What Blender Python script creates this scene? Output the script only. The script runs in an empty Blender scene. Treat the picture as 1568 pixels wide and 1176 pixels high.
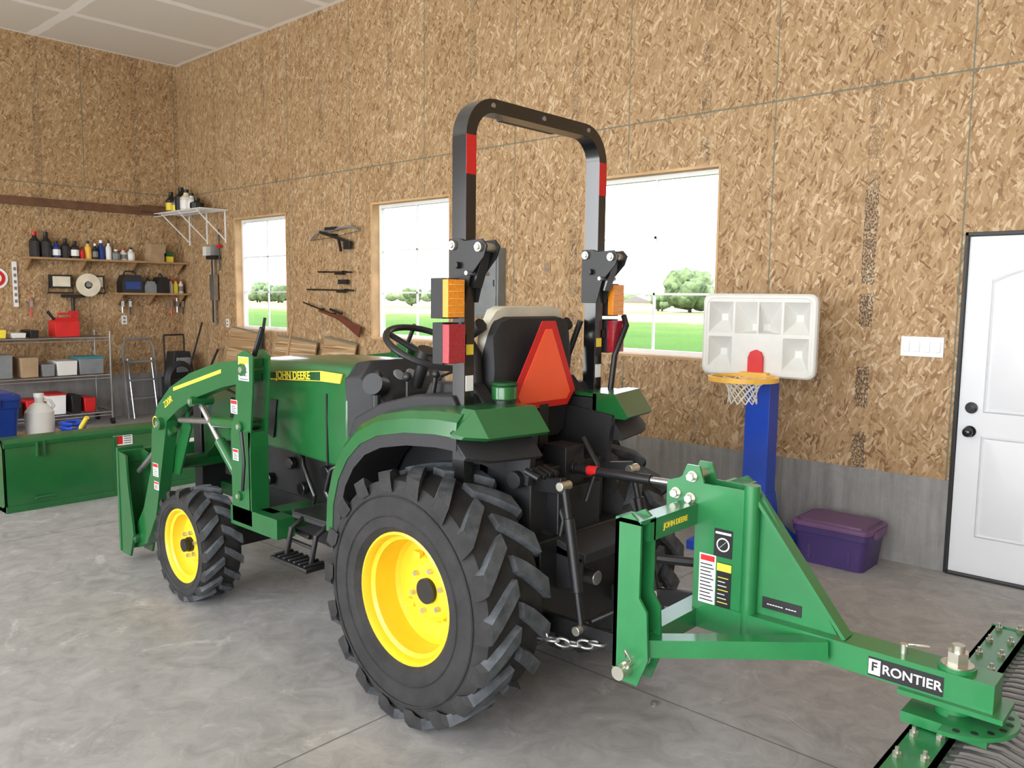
import bpy, bmesh, random
from math import *
from mathutils import Vector, Matrix, noise
random.seed(7)
V=Vector
scene=bpy.context.scene
COL=bpy.context.collection
# ---------------------------------------------------------------- materials
MATS={}
def nodes(name):
    m=bpy.data.materials.new(name); m.use_nodes=True
    nt=m.node_tree; b=nt.nodes['Principled BSDF']
    MATS[name]=m
    return m,nt,b
def N(nt,t,**k):
    n=nt.nodes.new(t)
    for a,v in k.items(): setattr(n,a,v)
    return n
def mth(nt,op,a,b=None,c=None):
    n=N(nt,'ShaderNodeMath',operation=op)
    for i,x in enumerate((a,b,c)):
        if x is None: continue
        if isinstance(x,(int,float)): n.inputs[i].default_value=x
        else: nt.links.new(x,n.inputs[i])
    return n.outputs[0]
def ramp(nt,fac,stops,interp='LINEAR'):
    r=N(nt,'ShaderNodeValToRGB'); r.color_ramp.interpolation=interp
    e=r.color_ramp.elements
    while len(e)<len(stops): e.new(.5)
    for el,(p,c) in zip(e,stops):
        el.position=p; el.color=(c[0],c[1],c[2],1)
    nt.links.new(fac,r.inputs[0]); return r.outputs[0]
def mixc(nt,fac,a,b,bt='MIX'):
    n=N(nt,'ShaderNodeMix',data_type='RGBA',blend_type=bt)
    for i,x in ((0,fac),(6,a),(7,b)):
        if isinstance(x,(int,float)): n.inputs[i].default_value=x
        elif isinstance(x,tuple): n.inputs[i].default_value=(x[0],x[1],x[2],1)
        else: nt.links.new(x,n.inputs[i])
    return n.outputs[2]
def simple(name,col,rough=.5,metal=0,var=.12,scale=8,bump=0,coat=0,spec=.5):
    m,nt,b=nodes(name)
    tc=N(nt,'ShaderNodeTexCoord')
    no=N(nt,'ShaderNodeTexNoise'); no.inputs['Scale'].default_value=scale; no.inputs['Detail'].default_value=4
    nt.links.new(tc.outputs['Object'],no.inputs['Vector'])
    c=ramp(nt,no.outputs['Fac'],[(.3,tuple(x*(1-var) for x in col)),(.7,tuple(min(1,x*(1+var)) for x in col))])
    nt.links.new(c,b.inputs['Base Color'])
    b.inputs['Roughness'].default_value=rough; b.inputs['Metallic'].default_value=metal
    b.inputs['Specular IOR Level'].default_value=spec
    if coat: b.inputs['Coat Weight'].default_value=coat; b.inputs['Coat Roughness'].default_value=.12
    if bump:
        bp=N(nt,'ShaderNodeBump'); bp.inputs['Strength'].default_value=bump; bp.inputs['Distance'].default_value=.005
        n2=N(nt,'ShaderNodeTexNoise'); n2.inputs['Scale'].default_value=scale*12
        nt.links.new(tc.outputs['Object'],n2.inputs['Vector'])
        nt.links.new(n2.outputs['Fac'],bp.inputs['Height']); nt.links.new(bp.outputs[0],b.inputs['Normal'])
    return m
simple('green',(.010,.108,.026),.3,coat=.6,var=.08)
simple('green_rake',(.018,.185,.055),.34,coat=.4,var=.08)
simple('green_dark',(.006,.06,.015),.4)
simple('yellow',(.80,.55,.022),.38,coat=.2,var=.05)
simple('decal_yellow',(.85,.68,.06),.4,var=.03)
simple('black',(.010,.010,.011),.45)
simple('black_gloss',(.008,.008,.009),.25,coat=.5)
simple('black_plastic',(.016,.016,.018),.6,bump=.2)
simple('tine_steel',(.16,.165,.175),.3,metal=.75)
simple('rubber',(.020,.019,.019),.8,var=.35,scale=14,bump=.4)
simple('rubber_dusty',(.075,.083,.092),.85,var=.45,scale=18,bump=.4)
simple('seat_yellow',(.60,.57,.47),.6)
simple('orange_smv',(1.0,.12,.04),.45,var=.04)
simple('red_smv',(.6,.012,.01),.4,var=.04)
simple('red',(.6,.015,.015),.4)
simple('amber',(.9,.30,.02),.25,coat=.6,var=.15,scale=120)
simple('red_lens',(.35,.015,.03),.25,coat=.6,var=.25,scale=120)
simple('zinc',(.6,.58,.5),.32,metal=.9)
simple('steel',(.45,.45,.45),.3,metal=.9)
simple('white',(.82,.82,.82),.45,var=.03)
simple('white_paint',(.80,.82,.86),.4,var=.02,scale=3)
simple('cream',(.72,.66,.52),.5)
simple('plastic_white',(.70,.70,.67),.4,var=.04)
simple('blue',(.01,.07,.55),.35,var=.06,coat=.2)
simple('blue_dark',(.008,.035,.22),.4)
simple('purple',(.06,.035,.15),.4,var=.1)
simple('purple_lid',(.15,.07,.17),.4,var=.1)
simple('hoop_yellow',(.85,.48,.08),.4)
simple('net',(.8,.78,.7),.7)
simple('wood_frame',(.55,.34,.17),.6,var=.2,scale=5)
simple('wood_brown',(.14,.065,.035),.55,var=.3,scale=6)
simple('wood_shelf',(.38,.23,.11),.6,var=.2)
simple('cardboard',(.38,.26,.15),.8)
simple('panel_grey',(.20,.215,.22),.45)
simple('grey_plastic',(.20,.21,.22),.5)
simple('gunwood',(.13,.035,.02),.35)
simple('teal',(.02,.25,.28),.4)
simple('house',(.55,.5,.42),.8)
simple('roof_dark',(.18,.16,.15),.8)
simple('added_bounce_slab',(.58,.56,.53),.9)
simple('bark',(.10,.07,.045),.9)
# foliage
m,nt,b=nodes('foliage')
tc=N(nt,'ShaderNodeTexCoord'); no=N(nt,'ShaderNodeTexNoise'); no.inputs['Scale'].default_value=1.2; no.inputs['Detail'].default_value=8
nt.links.new(tc.outputs['Object'],no.inputs['Vector'])
nt.links.new(ramp(nt,no.outputs['Fac'],[(.35,(.05,.085,.035)),(.65,(.16,.22,.09))]),b.inputs['Base Color']); b.inputs['Roughness'].default_value=.9
# grass
m,nt,b=nodes('grass')
tc=N(nt,'ShaderNodeTexCoord'); sp=N(nt,'ShaderNodeSeparateXYZ'); nt.links.new(tc.outputs['Object'],sp.inputs[0])
no=N(nt,'ShaderNodeTexNoise'); no.inputs['Scale'].default_value=.15; no.inputs['Detail'].default_value=10; no.inputs['Roughness'].default_value=.7
nt.links.new(tc.outputs['Object'],no.inputs['Vector'])
far=mth(nt,'ADD',mth(nt,'MULTIPLY',sp.outputs[1],1/200.),mth(nt,'MULTIPLY',no.outputs['Fac'],.3))
c=ramp(nt,far,[(.22,(.035,.085,.012)),(.36,(.055,.12,.018)),(.44,(.10,.14,.035)),(.52,(.34,.32,.22)),(.64,(.12,.16,.06)),(.78,(.32,.30,.2))])
nt.links.new(c,b.inputs['Base Color']); b.inputs['Roughness'].default_value=.95; b.inputs['Specular IOR Level'].default_value=.1
# OSB
def osb(name,axis,u0,stamp):
    m,nt,b=nodes(name)
    tc=N(nt,'ShaderNodeTexCoord'); sp=N(nt,'ShaderNodeSeparateXYZ'); nt.links.new(tc.outputs['Object'],sp.inputs[0])
    u=sp.outputs[axis]; v=sp.outputs[2]
    cb=N(nt,'ShaderNodeCombineXYZ'); nt.links.new(u,cb.inputs[0]); nt.links.new(v,cb.inputs[1])
    ns=N(nt,'ShaderNodeTexNoise'); ns.inputs['Scale'].default_value=14; ns.inputs['Detail'].default_value=2
    nt.links.new(cb.outputs[0],ns.inputs['Vector'])
    vm=N(nt,'ShaderNodeVectorMath',operation='MULTIPLY_ADD'); nt.links.new(ns.outputs['Color'],vm.inputs[0])
    vm.inputs[1].default_value=(.006,.006,0); nt.links.new(cb.outputs[0],vm.inputs[2])
    def layer(rot,su,sv,off):
        m1=N(nt,'ShaderNodeMapping'); m1.inputs['Rotation'].default_value=(0,0,rot); m1.inputs['Location'].default_value=(off,off*.7,0)
        m2=N(nt,'ShaderNodeMapping'); m2.inputs['Scale'].default_value=(su,sv,1)
        nt.links.new(vm.outputs[0],m1.inputs[0]); nt.links.new(m1.outputs[0],m2.inputs[0])
        vo=N(nt,'ShaderNodeTexVoronoi',voronoi_dimensions='2D'); vo.inputs['Scale'].default_value=1
        nt.links.new(m2.outputs[0],vo.inputs['Vector'])
        s=N(nt,'ShaderNodeSeparateColor'); nt.links.new(vo.outputs['Color'],s.inputs[0])
        return s
    A=layer(.38,74,16,0); B=layer(-.42,78,17,3.1); C=layer(.08,64,15,7.7); D=layer(-.12,50,11,5.3); E=layer(.9,72,22,9.3); F=layer(-.85,76,22,13.3)
    def sel(f,a,bb):
        return mth(nt,'ADD',mth(nt,'MULTIPLY',f,a),mth(nt,'MULTIPLY',mth(nt,'SUBTRACT',1,f),bb))
    f1=mth(nt,'GREATER_THAN',A.outputs[1],.55); f2=mth(nt,'GREATER_THAN',C.outputs[1],.45); f3=mth(nt,'GREATER_THAN',E.outputs[1],.84); f4=mth(nt,'GREATER_THAN',F.outputs[1],.86); f5=mth(nt,'GREATER_THAN',B.outputs[1],.5)
    val=sel(f1,A.outputs[0],sel(f2,C.outputs[0],sel(f5,B.outputs[0],D.outputs[0])))
    val=sel(f3,E.outputs[0],val); val=sel(f4,F.outputs[0],val)
    g=N(nt,'ShaderNodeTexNoise'); g.inputs['Scale'].default_value=1.3; g.inputs['Detail'].default_value=3
    nt.links.new(cb.outputs[0],g.inputs['Vector'])
    gm=N(nt,'ShaderNodeMapping'); gm.inputs['Scale'].default_value=(220,30,1); nt.links.new(cb.outputs[0],gm.inputs[0])
    g2=N(nt,'ShaderNodeTexNoise'); g2.inputs['Scale'].default_value=1; g2.inputs['Detail'].default_value=4; nt.links.new(gm.outputs[0],g2.inputs['Vector'])
    val=mth(nt,'ADD',val,mth(nt,'MULTIPLY',mth(nt,'SUBTRACT',g.outputs['Fac'],.5),.3))
    val=mth(nt,'ADD',val,mth(nt,'MULTIPLY',mth(nt,'SUBTRACT',g2.outputs['Fac'],.5),.35))
    c=ramp(nt,val,[(.0,(.20,.108,.050)),(.10,(.285,.166,.078)),(.28,(.365,.229,.113)),(.65,(.42,.276,.144)),(.88,(.49,.342,.198)),(1,(.60,.46,.30))])
    # slight tone differences from sheet to sheet
    fl=mth(nt,'FLOOR',mth(nt,'ADD',mth(nt,'DIVIDE',mth(nt,'SUBTRACT',u,u0),1.22),100))
    wn=N(nt,'ShaderNodeTexWhiteNoise',noise_dimensions='1D'); nt.links.new(mth(nt,'ADD',fl,mth(nt,'MULTIPLY',mth(nt,'GREATER_THAN',v,3.05),37)),wn.inputs['W'])
    c=mixc(nt,mth(nt,'MULTIPLY',wn.outputs['Value'],.14),c,(.22,.13,.06))
    # joints
    fu=mth(nt,'FRACT',mth(nt,'ADD',mth(nt,'DIVIDE',mth(nt,'SUBTRACT',u,u0),1.22),100.5))
    j1=mth(nt,'LESS_THAN',mth(nt,'ABSOLUTE',mth(nt,'SUBTRACT',fu,.5)),.0038)
    j2=mth(nt,'LESS_THAN',mth(nt,'ABSOLUTE',mth(nt,'SUBTRACT',v,3.05)),.006)
    jn=mth(nt,'MAXIMUM',j1,j2)
    c=mixc(nt,mth(nt,'MULTIPLY',jn,.8),c,(.12,.15,.12))
    # stamped print columns
    fs=mth(nt,'FRACT',mth(nt,'ADD',mth(nt,'DIVIDE',mth(nt,'SUBTRACT',u,stamp),1.22),100.5))
    st=mth(nt,'LESS_THAN',mth(nt,'ABSOLUTE',mth(nt,'SUBTRACT',fs,.5)),.035)
    sm=N(nt,'ShaderNodeMapping'); sm.inputs['Scale'].default_value=(110,60,1); nt.links.new(cb.outputs[0],sm.inputs[0])
    s1=N(nt,'ShaderNodeTexNoise'); s1.inputs['Scale'].default_value=1; s1.inputs['Detail'].default_value=2; nt.links.new(sm.outputs[0],s1.inputs['Vector'])
    sm2=N(nt,'ShaderNodeMapping'); sm2.inputs['Scale'].default_value=(.6,5,1); nt.links.new(cb.outputs[0],sm2.inputs[0])
    s2=N(nt,'ShaderNodeTexNoise'); s2.inputs['Scale'].default_value=1; nt.links.new(sm2.outputs[0],s2.inputs['Vector'])
    sk=mth(nt,'MULTIPLY',mth(nt,'MULTIPLY',st,mth(nt,'GREATER_THAN',s1.outputs['Fac'],.50)),mth(nt,'GREATER_THAN',s2.outputs['Fac'],.47))
    strong=mth(nt,'MULTIPLY',mth(nt,'LESS_THAN',mth(nt,'ABSOLUTE',mth(nt,'SUBTRACT',u,-1.9)),.2),mth(nt,'LESS_THAN',v,2.4))
    c=mixc(nt,mth(nt,'MULTIPLY',sk,mth(nt,'ADD',.42,mth(nt,'MULTIPLY',strong,.42))),c,(.045,.04,.04))
    nt.links.new(c,b.inputs['Base Color']); b.inputs['Roughness'].default_value=.6; b.inputs['Specular IOR Level'].default_value=.3
    bp=N(nt,'ShaderNodeBump'); bp.inputs['Strength'].default_value=.2; bp.inputs['Distance'].default_value=.003
    nt.links.new(val,bp.inputs['Height']); nt.links.new(bp.outputs[0],b.inputs['Normal'])
osb('osb_x',0,-1.36,-1.90)
osb('osb_y',1,5.44,4.9)
# concrete
def concrete(name,base,joints):
    m,nt,b=nodes(name)
    tc=N(nt,'ShaderNodeTexCoord'); sp=N(nt,'ShaderNodeSeparateXYZ'); nt.links.new(tc.outputs['Object'],sp.inputs[0])
    def nz(s,d,r=.55,dist=0,sc=None):
        n=N(nt,'ShaderNodeTexNoise'); n.inputs['Scale'].default_value=s; n.inputs['Detail'].default_value=d; n.inputs['Roughness'].default_value=r; n.inputs['Distortion'].default_value=dist
        if sc:
            mp=N(nt,'ShaderNodeMapping'); mp.inputs['Scale'].default_value=sc; nt.links.new(tc.outputs['Object'],mp.inputs[0]); nt.links.new(mp.outputs[0],n.inputs['Vector'])
        else: nt.links.new(tc.outputs['Object'],n.inputs['Vector'])
        return n.outputs['Fac']
    k=lambda f:tuple(x*f for x in base)
    c=ramp(nt,nz(1.3,8,.65,.6),[(.3,k(.72)),(.5,k(1)),(.68,k(1.18))])
    c=mixc(nt,.55,c,ramp(nt,nz(6,10,.7,1.2),[(.32,k(.62)),(.5,k(1.0)),(.64,k(1.3))]))
    if joints:
        c=mixc(nt,ramp(nt,nz(2.4,9,.78,2.0),[(.57,(0,0,0)),(.65,(.6,.6,.6))]),c,k(1.6))
        for ax,p0,sp_ in((0,-2.47,3.66),(1,2.86,3.66)):
            f=mth(nt,'FRACT',mth(nt,'ADD',mth(nt,'DIVIDE',mth(nt,'SUBTRACT',sp.outputs[ax],p0),sp_),50.5))
            c=mixc(nt,mth(nt,'MULTIPLY',mth(nt,'LESS_THAN',mth(nt,'ABSOLUTE',mth(nt,'SUBTRACT',f,.5)),.0011),.75),c,k(.22))
    else:
        c=mixc(nt,.5,c,ramp(nt,nz(1,6,.6,0,(14,14,1.6)),[(.35,k(.55)),(.65,k(1.25))]))
        f=mth(nt,'FRACT',mth(nt,'DIVIDE',mth(nt,'ADD',sp.outputs[0],50),1.22))
        c=mixc(nt,mth(nt,'MULTIPLY',mth(nt,'LESS_THAN',f,.005),.5),c,k(.4))
    nt.links.new(c,b.inputs['Base Color'])
    nt.links.new(ramp(nt,nz(4,6),[(.3,(.42,)*3),(.7,(.68,)*3)]),b.inputs['Roughness'])
    bp=N(nt,'ShaderNodeBump'); bp.inputs['Strength'].default_value=.15; bp.inputs['Distance'].default_value=.004
    nt.links.new(nz(30,6),bp.inputs['Height']); nt.links.new(bp.outputs[0],b.inputs['Normal'])
concrete('concrete_floor',(.345,.338,.33),True)
concrete('concrete_wall',(.27,.265,.26),False)
# ceiling drywall with taped joints
m,nt,b=nodes('drywall')
tc=N(nt,'ShaderNodeTexCoord'); sp=N(nt,'ShaderNodeSeparateXYZ'); nt.links.new(tc.outputs['Object'],sp.inputs[0])
no=N(nt,'ShaderNodeTexNoise'); no.inputs['Scale'].default_value=3; no.inputs['Detail'].default_value=6; nt.links.new(tc.outputs['Object'],no.inputs['Vector'])
wob=mth(nt,'MULTIPLY',mth(nt,'SUBTRACT',no.outputs['Fac'],.5),.06)
def jt(ax,p0,s,w):
    f=mth(nt,'FRACT',mth(nt,'ADD',mth(nt,'DIVIDE',mth(nt,'SUBTRACT',mth(nt,'ADD',sp.outputs[ax],wob),p0),s),50.5))
    return mth(nt,'LESS_THAN',mth(nt,'ABSOLUTE',mth(nt,'SUBTRACT',f,.5)),w/s)
jm=mth(nt,'MAXIMUM',jt(0,-11.46,1.22,.06),jt(1,5.5,1.83,.06))
c=mixc(nt,jm,(.72,.68,.60),(.92,.90,.86))
nt.links.new(c,b.inputs['Base Color']); b.inputs['Roughness'].default_value=.9
# glass pane
m,nt,b=nodes('glass'); 
tr=N(nt,'ShaderNodeBsdfTransparent'); gl=N(nt,'ShaderNodeBsdfGlossy'); gl.inputs['Roughness'].default_value=.02
mx=N(nt,'ShaderNodeMixShader'); mx.inputs[0].default_value=.04
nt.links.new(tr.outputs[0],mx.inputs[1]); nt.links.new(gl.outputs[0],mx.inputs[2]); nt.links.new(mx.outputs[0],nt.nodes['Material Output'].inputs[0])
# ---------------------------------------------------------------- builder
class B:
    def __init__(s): s.v=[]; s.f=[]; s.m=[]; s.mats=[]; s.M=Matrix.Identity(4)
    def mi(s,m):
        if m not in s.mats: s.mats.append(m)
        return s.mats.index(m)
    def add(s,vs,fs,m):
        o=len(s.v); k=s.mi(m)
        s.v+= [s.M@V(p) for p in vs]
        for f in fs: s.f.append([i+o for i in f]); s.m.append(k)
    def box(s,x0,x1,y0,y1,z0,z1,m):
        vs=[(x,y,z) for z in(z0,z1) for y in(y0,y1) for x in(x0,x1)]
        s.add(vs,[(0,2,3,1),(4,5,7,6),(0,1,5,4),(2,6,7,3),(0,4,6,2),(1,3,7,5)],m)
    def beam(s,p0,p1,w,h,m,up=(0,0,1)):
        p0=V(p0);p1=V(p1);t=(p1-p0).normalized();up=V(up)
        if abs(t.dot(up))>.98: up=V((1,0,0))
        a=t.cross(up).normalized(); b=a.cross(t)
        vs=[p+a*i*w/2+b*j*h/2 for p in(p0,p1) for i,j in((-1,-1),(1,-1),(1,1),(-1,1))]
        s.add(vs,[(3,2,1,0),(4,5,6,7),(0,1,5,4),(1,2,6,5),(2,3,7,6),(3,0,4,7)],m)
    def loft(s,secs,m,closed=True,caps=True):
        n=len(secs[0]); vs=[p for q in secs for p in q]; fs=[]
        for i in range(len(secs)-1):
            for j in range(n if closed else n-1):
                k=(j+1)%n; fs.append((i*n+j,i*n+k,(i+1)*n+k,(i+1)*n+j))
        if caps and closed: fs.append(tuple(range(n))[::-1]); fs.append(tuple((len(secs)-1)*n+j for j in range(n)))
        s.add(vs,fs,m)
    def cyl(s,p0,p1,r,m,r2=None,seg=20):
        p0=V(p0);p1=V(p1);r2=r if r2 is None else r2;t=(p1-p0).normalized();a=t.orthogonal().normalized();b=t.cross(a)
        s.loft([[p+(a*cos(2*pi*i/seg)+b*sin(2*pi*i/seg))*q for i in range(seg)] for p,q in((p0,r),(p1,r2))],m)
    def tube(s,path,r,m,seg=8,closed=False):
        path=[V(p) for p in path]; n=len(path); secs=[]; a=None
        for i in range(n):
            if closed: t=path[(i+1)%n]-path[i-1]
            else: t=path[min(i+1,n-1)]-path[max(i-1,0)]
            t.normalize()
            a=(a-t*a.dot(t)).normalized() if a is not None else t.orthogonal().normalized()
            b=t.cross(a)
            secs.append([path[i]+(a*cos(2*pi*j/seg)+b*sin(2*pi*j/seg))*r for j in range(seg)])
        if closed: secs.append(secs[0]); s.loft(secs,m,caps=False)
        else: s.loft(secs,m)
    def prism(s,pts,plane,lo,hi,m):
        f={'xz':lambda a,b,c:(a,c,b),'yz':lambda a,b,c:(c,a,b),'xy':lambda a,b,c:(a,b,c)}[plane]
        n=len(pts)
        s.add([f(a,b,lo) for a,b in pts]+[f(a,b,hi) for a,b in pts],[tuple(range(n)),tuple(range(n,2*n))[::-1]]+[(i,i+n,(i+1)%n+n,(i+1)%n) for i in range(n)],m)
    def lathe(s,prof,c,m,axis='z',seg=32,sgn=1):
        c=V(c); fr={'z':(V((1,0,0)),V((0,1,0)),V((0,0,1))),'y':(V((1,0,0)),V((0,0,1)),V((0,1,0))),'x':(V((0,1,0)),V((0,0,1)),V((1,0,0)))}[axis]
        s.loft([[c+fr[2]*h*sgn+(fr[0]*cos(2*pi*i/seg)+fr[1]*sin(2*pi*i/seg))*max(r,1e-4) for i in range(seg)] for h,r in prof],m,caps=False)
    def sphere(s,c,r,m,sc=(1,1,1),seg=16,rings=10):
        c=V(c)
        s.loft([[c+V((r*sc[0]*sin(pi*j/rings)*cos(2*pi*i/seg),r*sc[1]*sin(pi*j/rings)*sin(2*pi*i/seg),-r*sc[2]*cos(pi*j/rings))) for i in range(seg)] for j in range(rings+1)],m,caps=False)
    def text(s,txt,mat4,size,m,ext=.001,bold=.0):
        c=bpy.data.curves.new('t','FONT'); c.body=txt; c.size=size; c.extrude=ext; c.offset=bold; c.align_x='CENTER'; c.align_y='CENTER'
        o=bpy.data.objects.new('t',c); COL.objects.link(o); bpy.context.view_layer.update()
        me=bpy.data.meshes.new_from_object(o.evaluated_get(bpy.context.evaluated_depsgraph_get()))
        s.add([mat4@v.co for v in me.vertices],[tuple(p.vertices) for p in me.polygons],m)
        bpy.data.objects.remove(o); bpy.data.meshes.remove(me)
    def obj(s,name,parent=None,bevel=0,smooth=35,recalc=True):
        me=bpy.data.meshes.new(name); me.from_pydata([tuple(p) for p in s.v],[],s.f)
        for m in s.mats: me.materials.append(MATS[m])
        me.polygons.foreach_set('material_index',s.m); me.update()
        bm=bmesh.new(); bm.from_mesh(me)
        if recalc: bmesh.ops.recalc_face_normals(bm,faces=bm.faces)
        for f in bm.faces: f.smooth=True
        bm.to_mesh(me); bm.free()
        me.set_sharp_from_angle(angle=radians(smooth))
        o=bpy.data.objects.new(name,me); COL.objects.link(o)
        if bevel:
            md=o.modifiers.new('b','BEVEL'); md.width=bevel; md.segments=2; md.limit_method='ANGLE'; md.angle_limit=radians(40); md.harden_normals=False
        if parent: o.parent=parent
        return o
def empty(name,loc=(0,0,0)):
    e=bpy.data.objects.new(name,None); COL.objects.link(e); return e
def Tface(c,right,up):
    r=V(right).normalized(); u=V(up).normalized(); n=r.cross(u)
    M=Matrix((r,u,n)).transposed().to_4x4(); M.translation=V(c); return M
FX=lambda c:Tface(c,(1,0,0),(0,0,1))
FR=lambda c:Tface(c,(0,1,0),(0,0,1))
# ---------------------------------------------------------------- room
D=5.5; L=-11.46; ZC=4.84; XR=4.2; YB=-4.2
wins=[(-9.98,-8.74),(-7.10,-5.86),(-4.22,-2.98)]; WZ0,WZ1=1.22,2.67
def wall_with_holes(b,x0,x1,z0,z1,holes,y0,y1,m):
    xs=sorted({x0,x1,*[q for h in holes for q in h[:2]]}); zs=sorted({z0,z1,*[q for h in holes for q in h[2:]]})
    for i in range(len(xs)-1):
        for j in range(len(zs)-1):
            cx=(xs[i]+xs[i+1])/2; cz=(zs[j]+zs[j+1])/2
            if any(h[0]<cx<h[1] and h[2]<cz<h[3] for h in holes): continue
            b.box(xs[i],xs[i+1],y0,y1,zs[j],zs[j+1],m)
DX0,DX1,DZ=-1.34,-.36,2.10
b=B(); holes=[(a,c,WZ0,WZ1) for a,c in wins]+[(DX0,DX1,0,DZ)]
wall_with_holes(b,L,XR,.58,ZC,[h if h[2]>0 else (h[0],h[1],.58,h[3]) for h in holes],D,D+.16,'osb_x'); b.obj('wall_back',smooth=1)
b=B(); b.box(L-.02,DX0,D-.006,D+.16,-.1,.58,'concrete_wall'); b.box(DX1,XR,D-.006,D+.16,-.1,.58,'concrete_wall'); b.obj('wall_back_stem')
b=B(); b.box(L-.16,L,YB,D+.16,.58,ZC,'osb_y'); b.obj('wall_left')
b=B(); b.box(L-.16,L+.006,YB,D,-.1,.58,'concrete_wall'); b.obj('wall_left_stem')
b=B(); b.box(XR,XR+.16,YB,D+.16,0,ZC,'osb_y'); b.obj('wall_right')
b=B()
wall_with_holes(b,L-.16,XR+.16,0,ZC,[(-8.6,-4.4,0,3.9),(-3.2,3.6,0,4.2)],YB-.16,YB,'osb_x'); b.obj('wall_front')
b=B(); b.box(L-.16,XR+.16,YB-.16,D+.16,-.12,0,'concrete_floor'); b.obj('floor')
b=B(); b.box(L-.16,XR+.16,YB-.16,D+.16,ZC,ZC+.2,'drywall'); b.obj('ceiling')
# windows
for i,(a,c) in enumerate(wins):
    w=B(); J=.03
    w.box(a,a+J,D-.005,D+.1,WZ0,WZ1,'wood_frame'); w.box(c-J*.6,c,D-.005,D+.1,WZ0,WZ1,'wood_frame')
    w.box(a+J,c-J*.6,D-.005,D+.1,WZ1-.02,WZ1,'wood_frame'); w.box(a+J,c-J*.6,D-.005,D+.1,WZ0,WZ0+.02,'wood_frame')
    x0,x1,z0,z1=a+J,c-J*.6,WZ0+.02,WZ1-.02; F=.035; y0,y1=D+.09,D+.14
    w.box(x0,x0+F,y0,y1,z0,z1,'white'); w.box(x1-F,x1,y0,y1,z0,z1,'white'); w.box(x0+F,x1-F,y0,y1,z1-F,z1,'white'); w.box(x0+F,x1-F,y0,y1,z0,z0+F,'white')
    xm=(x0+x1)/2; w.box(xm-.009,xm+.009,y0+.015,y1-.015,z0+F,z1-F,'white')
    for k in(1,2):
        zz=z1-F-(z1-z0-2*F)*k/3; w.box(x0+F,x1-F,y0+.015,y1-.015,zz-.009,zz+.009,'white')
    w.box(x0+F,x1-F,y0+.022,y0+.026,z0+F,z1-F,'glass')
    w.obj('window_%d'%(i+1))
# door
d=B(); X0,X1=DX0+.022,DX1-.022
for q in((DX0,X0-.004),(X1+.004,DX1)): d.box(q[0],q[1],D-.012,D+.12,0,DZ,'black')
d.box(DX0,DX1,D-.012,D+.12,DZ-.022,DZ,'black'); d.box(X0-.004,X1+.004,D-.03,D+.12,0,.012,'black')
d.obj('door_frame',bevel=.002)
d=B(); d.box(X0,X1,D+.015,D+.06,.014,DZ-.026,'white_paint')
W=X1-X0
for xa,xb in((X0+.13,X0+W/2-.05),(X0+W/2+.05,X1-.13)):
    for z0,z1,arch in((.25,.88,0),(1.02,1.9,1)):
        def prof(ins):
            P=[(xa+ins,z0+ins),(xb-ins,z0+ins)]
            n=8
            for k in range(n+1):
                t=k/n; x=xb-ins+(xa-xb+2*ins)*t; P.append((x,z1-ins-(.08 if arch else 0)*(1-sin(pi*t*.5 if xa>X0+.2 else pi*.5*(1-t)))))
            return P
        P0=prof(0);P1=prof(.02);P2=prof(.045)
        d.loft([[(x,D+.0149,z) for x,z in P0],[(x,D+.003,z) for x,z in prof(.01)],[(x,D+.0145,z) for x,z in P1],[(x,D+.005,z) for x,z in P2]],'white_paint')
for z in(1.045,.90):
    x=X0+.07; d.cyl((x,D+.02,z),(x,D+.005,z),.035,'black_gloss'); d.cyl((x,D+.01,z),(x,D-.03,z),.016,'black_gloss')
    if z<1: d.sphere((x,D-.045,z),.03,'black_gloss',(1,.75,1))
    else: d.cyl((x,D-.0,z),(x,D-.015,z),.026,'black_gloss')
d.obj('door_1',smooth=25)
# ---------------------------------------------------------------- outdoors
b=B(); b.box(-600,400,-300,600,-.5,-.3,'grass'); b.obj('grass_field')
b=B(); b.box(-13,8,-24,YB-.16,-.29,-.02,'added_bounce_slab'); b.obj('added_bounce_slab')  # unseen bright concrete, added to bounce sunlight up to the ceiling
def blobtree(name,x,y,h,w,n=12):
    t=B(); t.cyl((x,y,-.3),(x,y,h*.5),.05*h,'bark',.03*h,8)
    for k in range(n):
        a=random.random()*6.28; rr=random.random()**.5*w*.34; z=h*(.22+.53*random.random())
        r=w*.22*(1.2-.5*abs(z/h-.5))
        t.sphere((x+rr*cos(a),y+rr*sin(a),z),r,'foliage',(1,1,.95),12,8)
    for i,p in enumerate(t.v):
        if p.z>h*.1: t.v[i]=p+V((noise.noise(p*.9),noise.noise(p*.9+V((9,0,0))),noise.noise(p*.9+V((0,9,0)))))*h*.13
    t.obj(name,smooth=180)
blobtree('tree',-65.2,112,6.3,7.2,30)
for x,h in((-73.5,3.6),(-75.5,3.0),(-134,4.6),(-131,4.9),(-127,4.2),(-122,4.6),(-119,4.0),(-204,6.2),(-201,5.6),(-196,5.8),(-191,5.2),(-186,5.0)):
    blobtree('tree',x,114+random.random()*6,h*.85,h*1.0,9)
b=B()
for k in range(46): 
    x=-330+k*7.2; b.sphere((x,210,1.45),1.9,'foliage',(2.2,.6,.9),8,6)
b.obj('hedge_row')
b=B(); b.box(-84,-78,121,126,-.3,1.2,'house'); b.prism([(-84.5,1.2),(-77.5,1.2),(-81,2.2)],'xz',120.6,126.4,'roof_dark'); b.obj('farmhouse')
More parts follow.
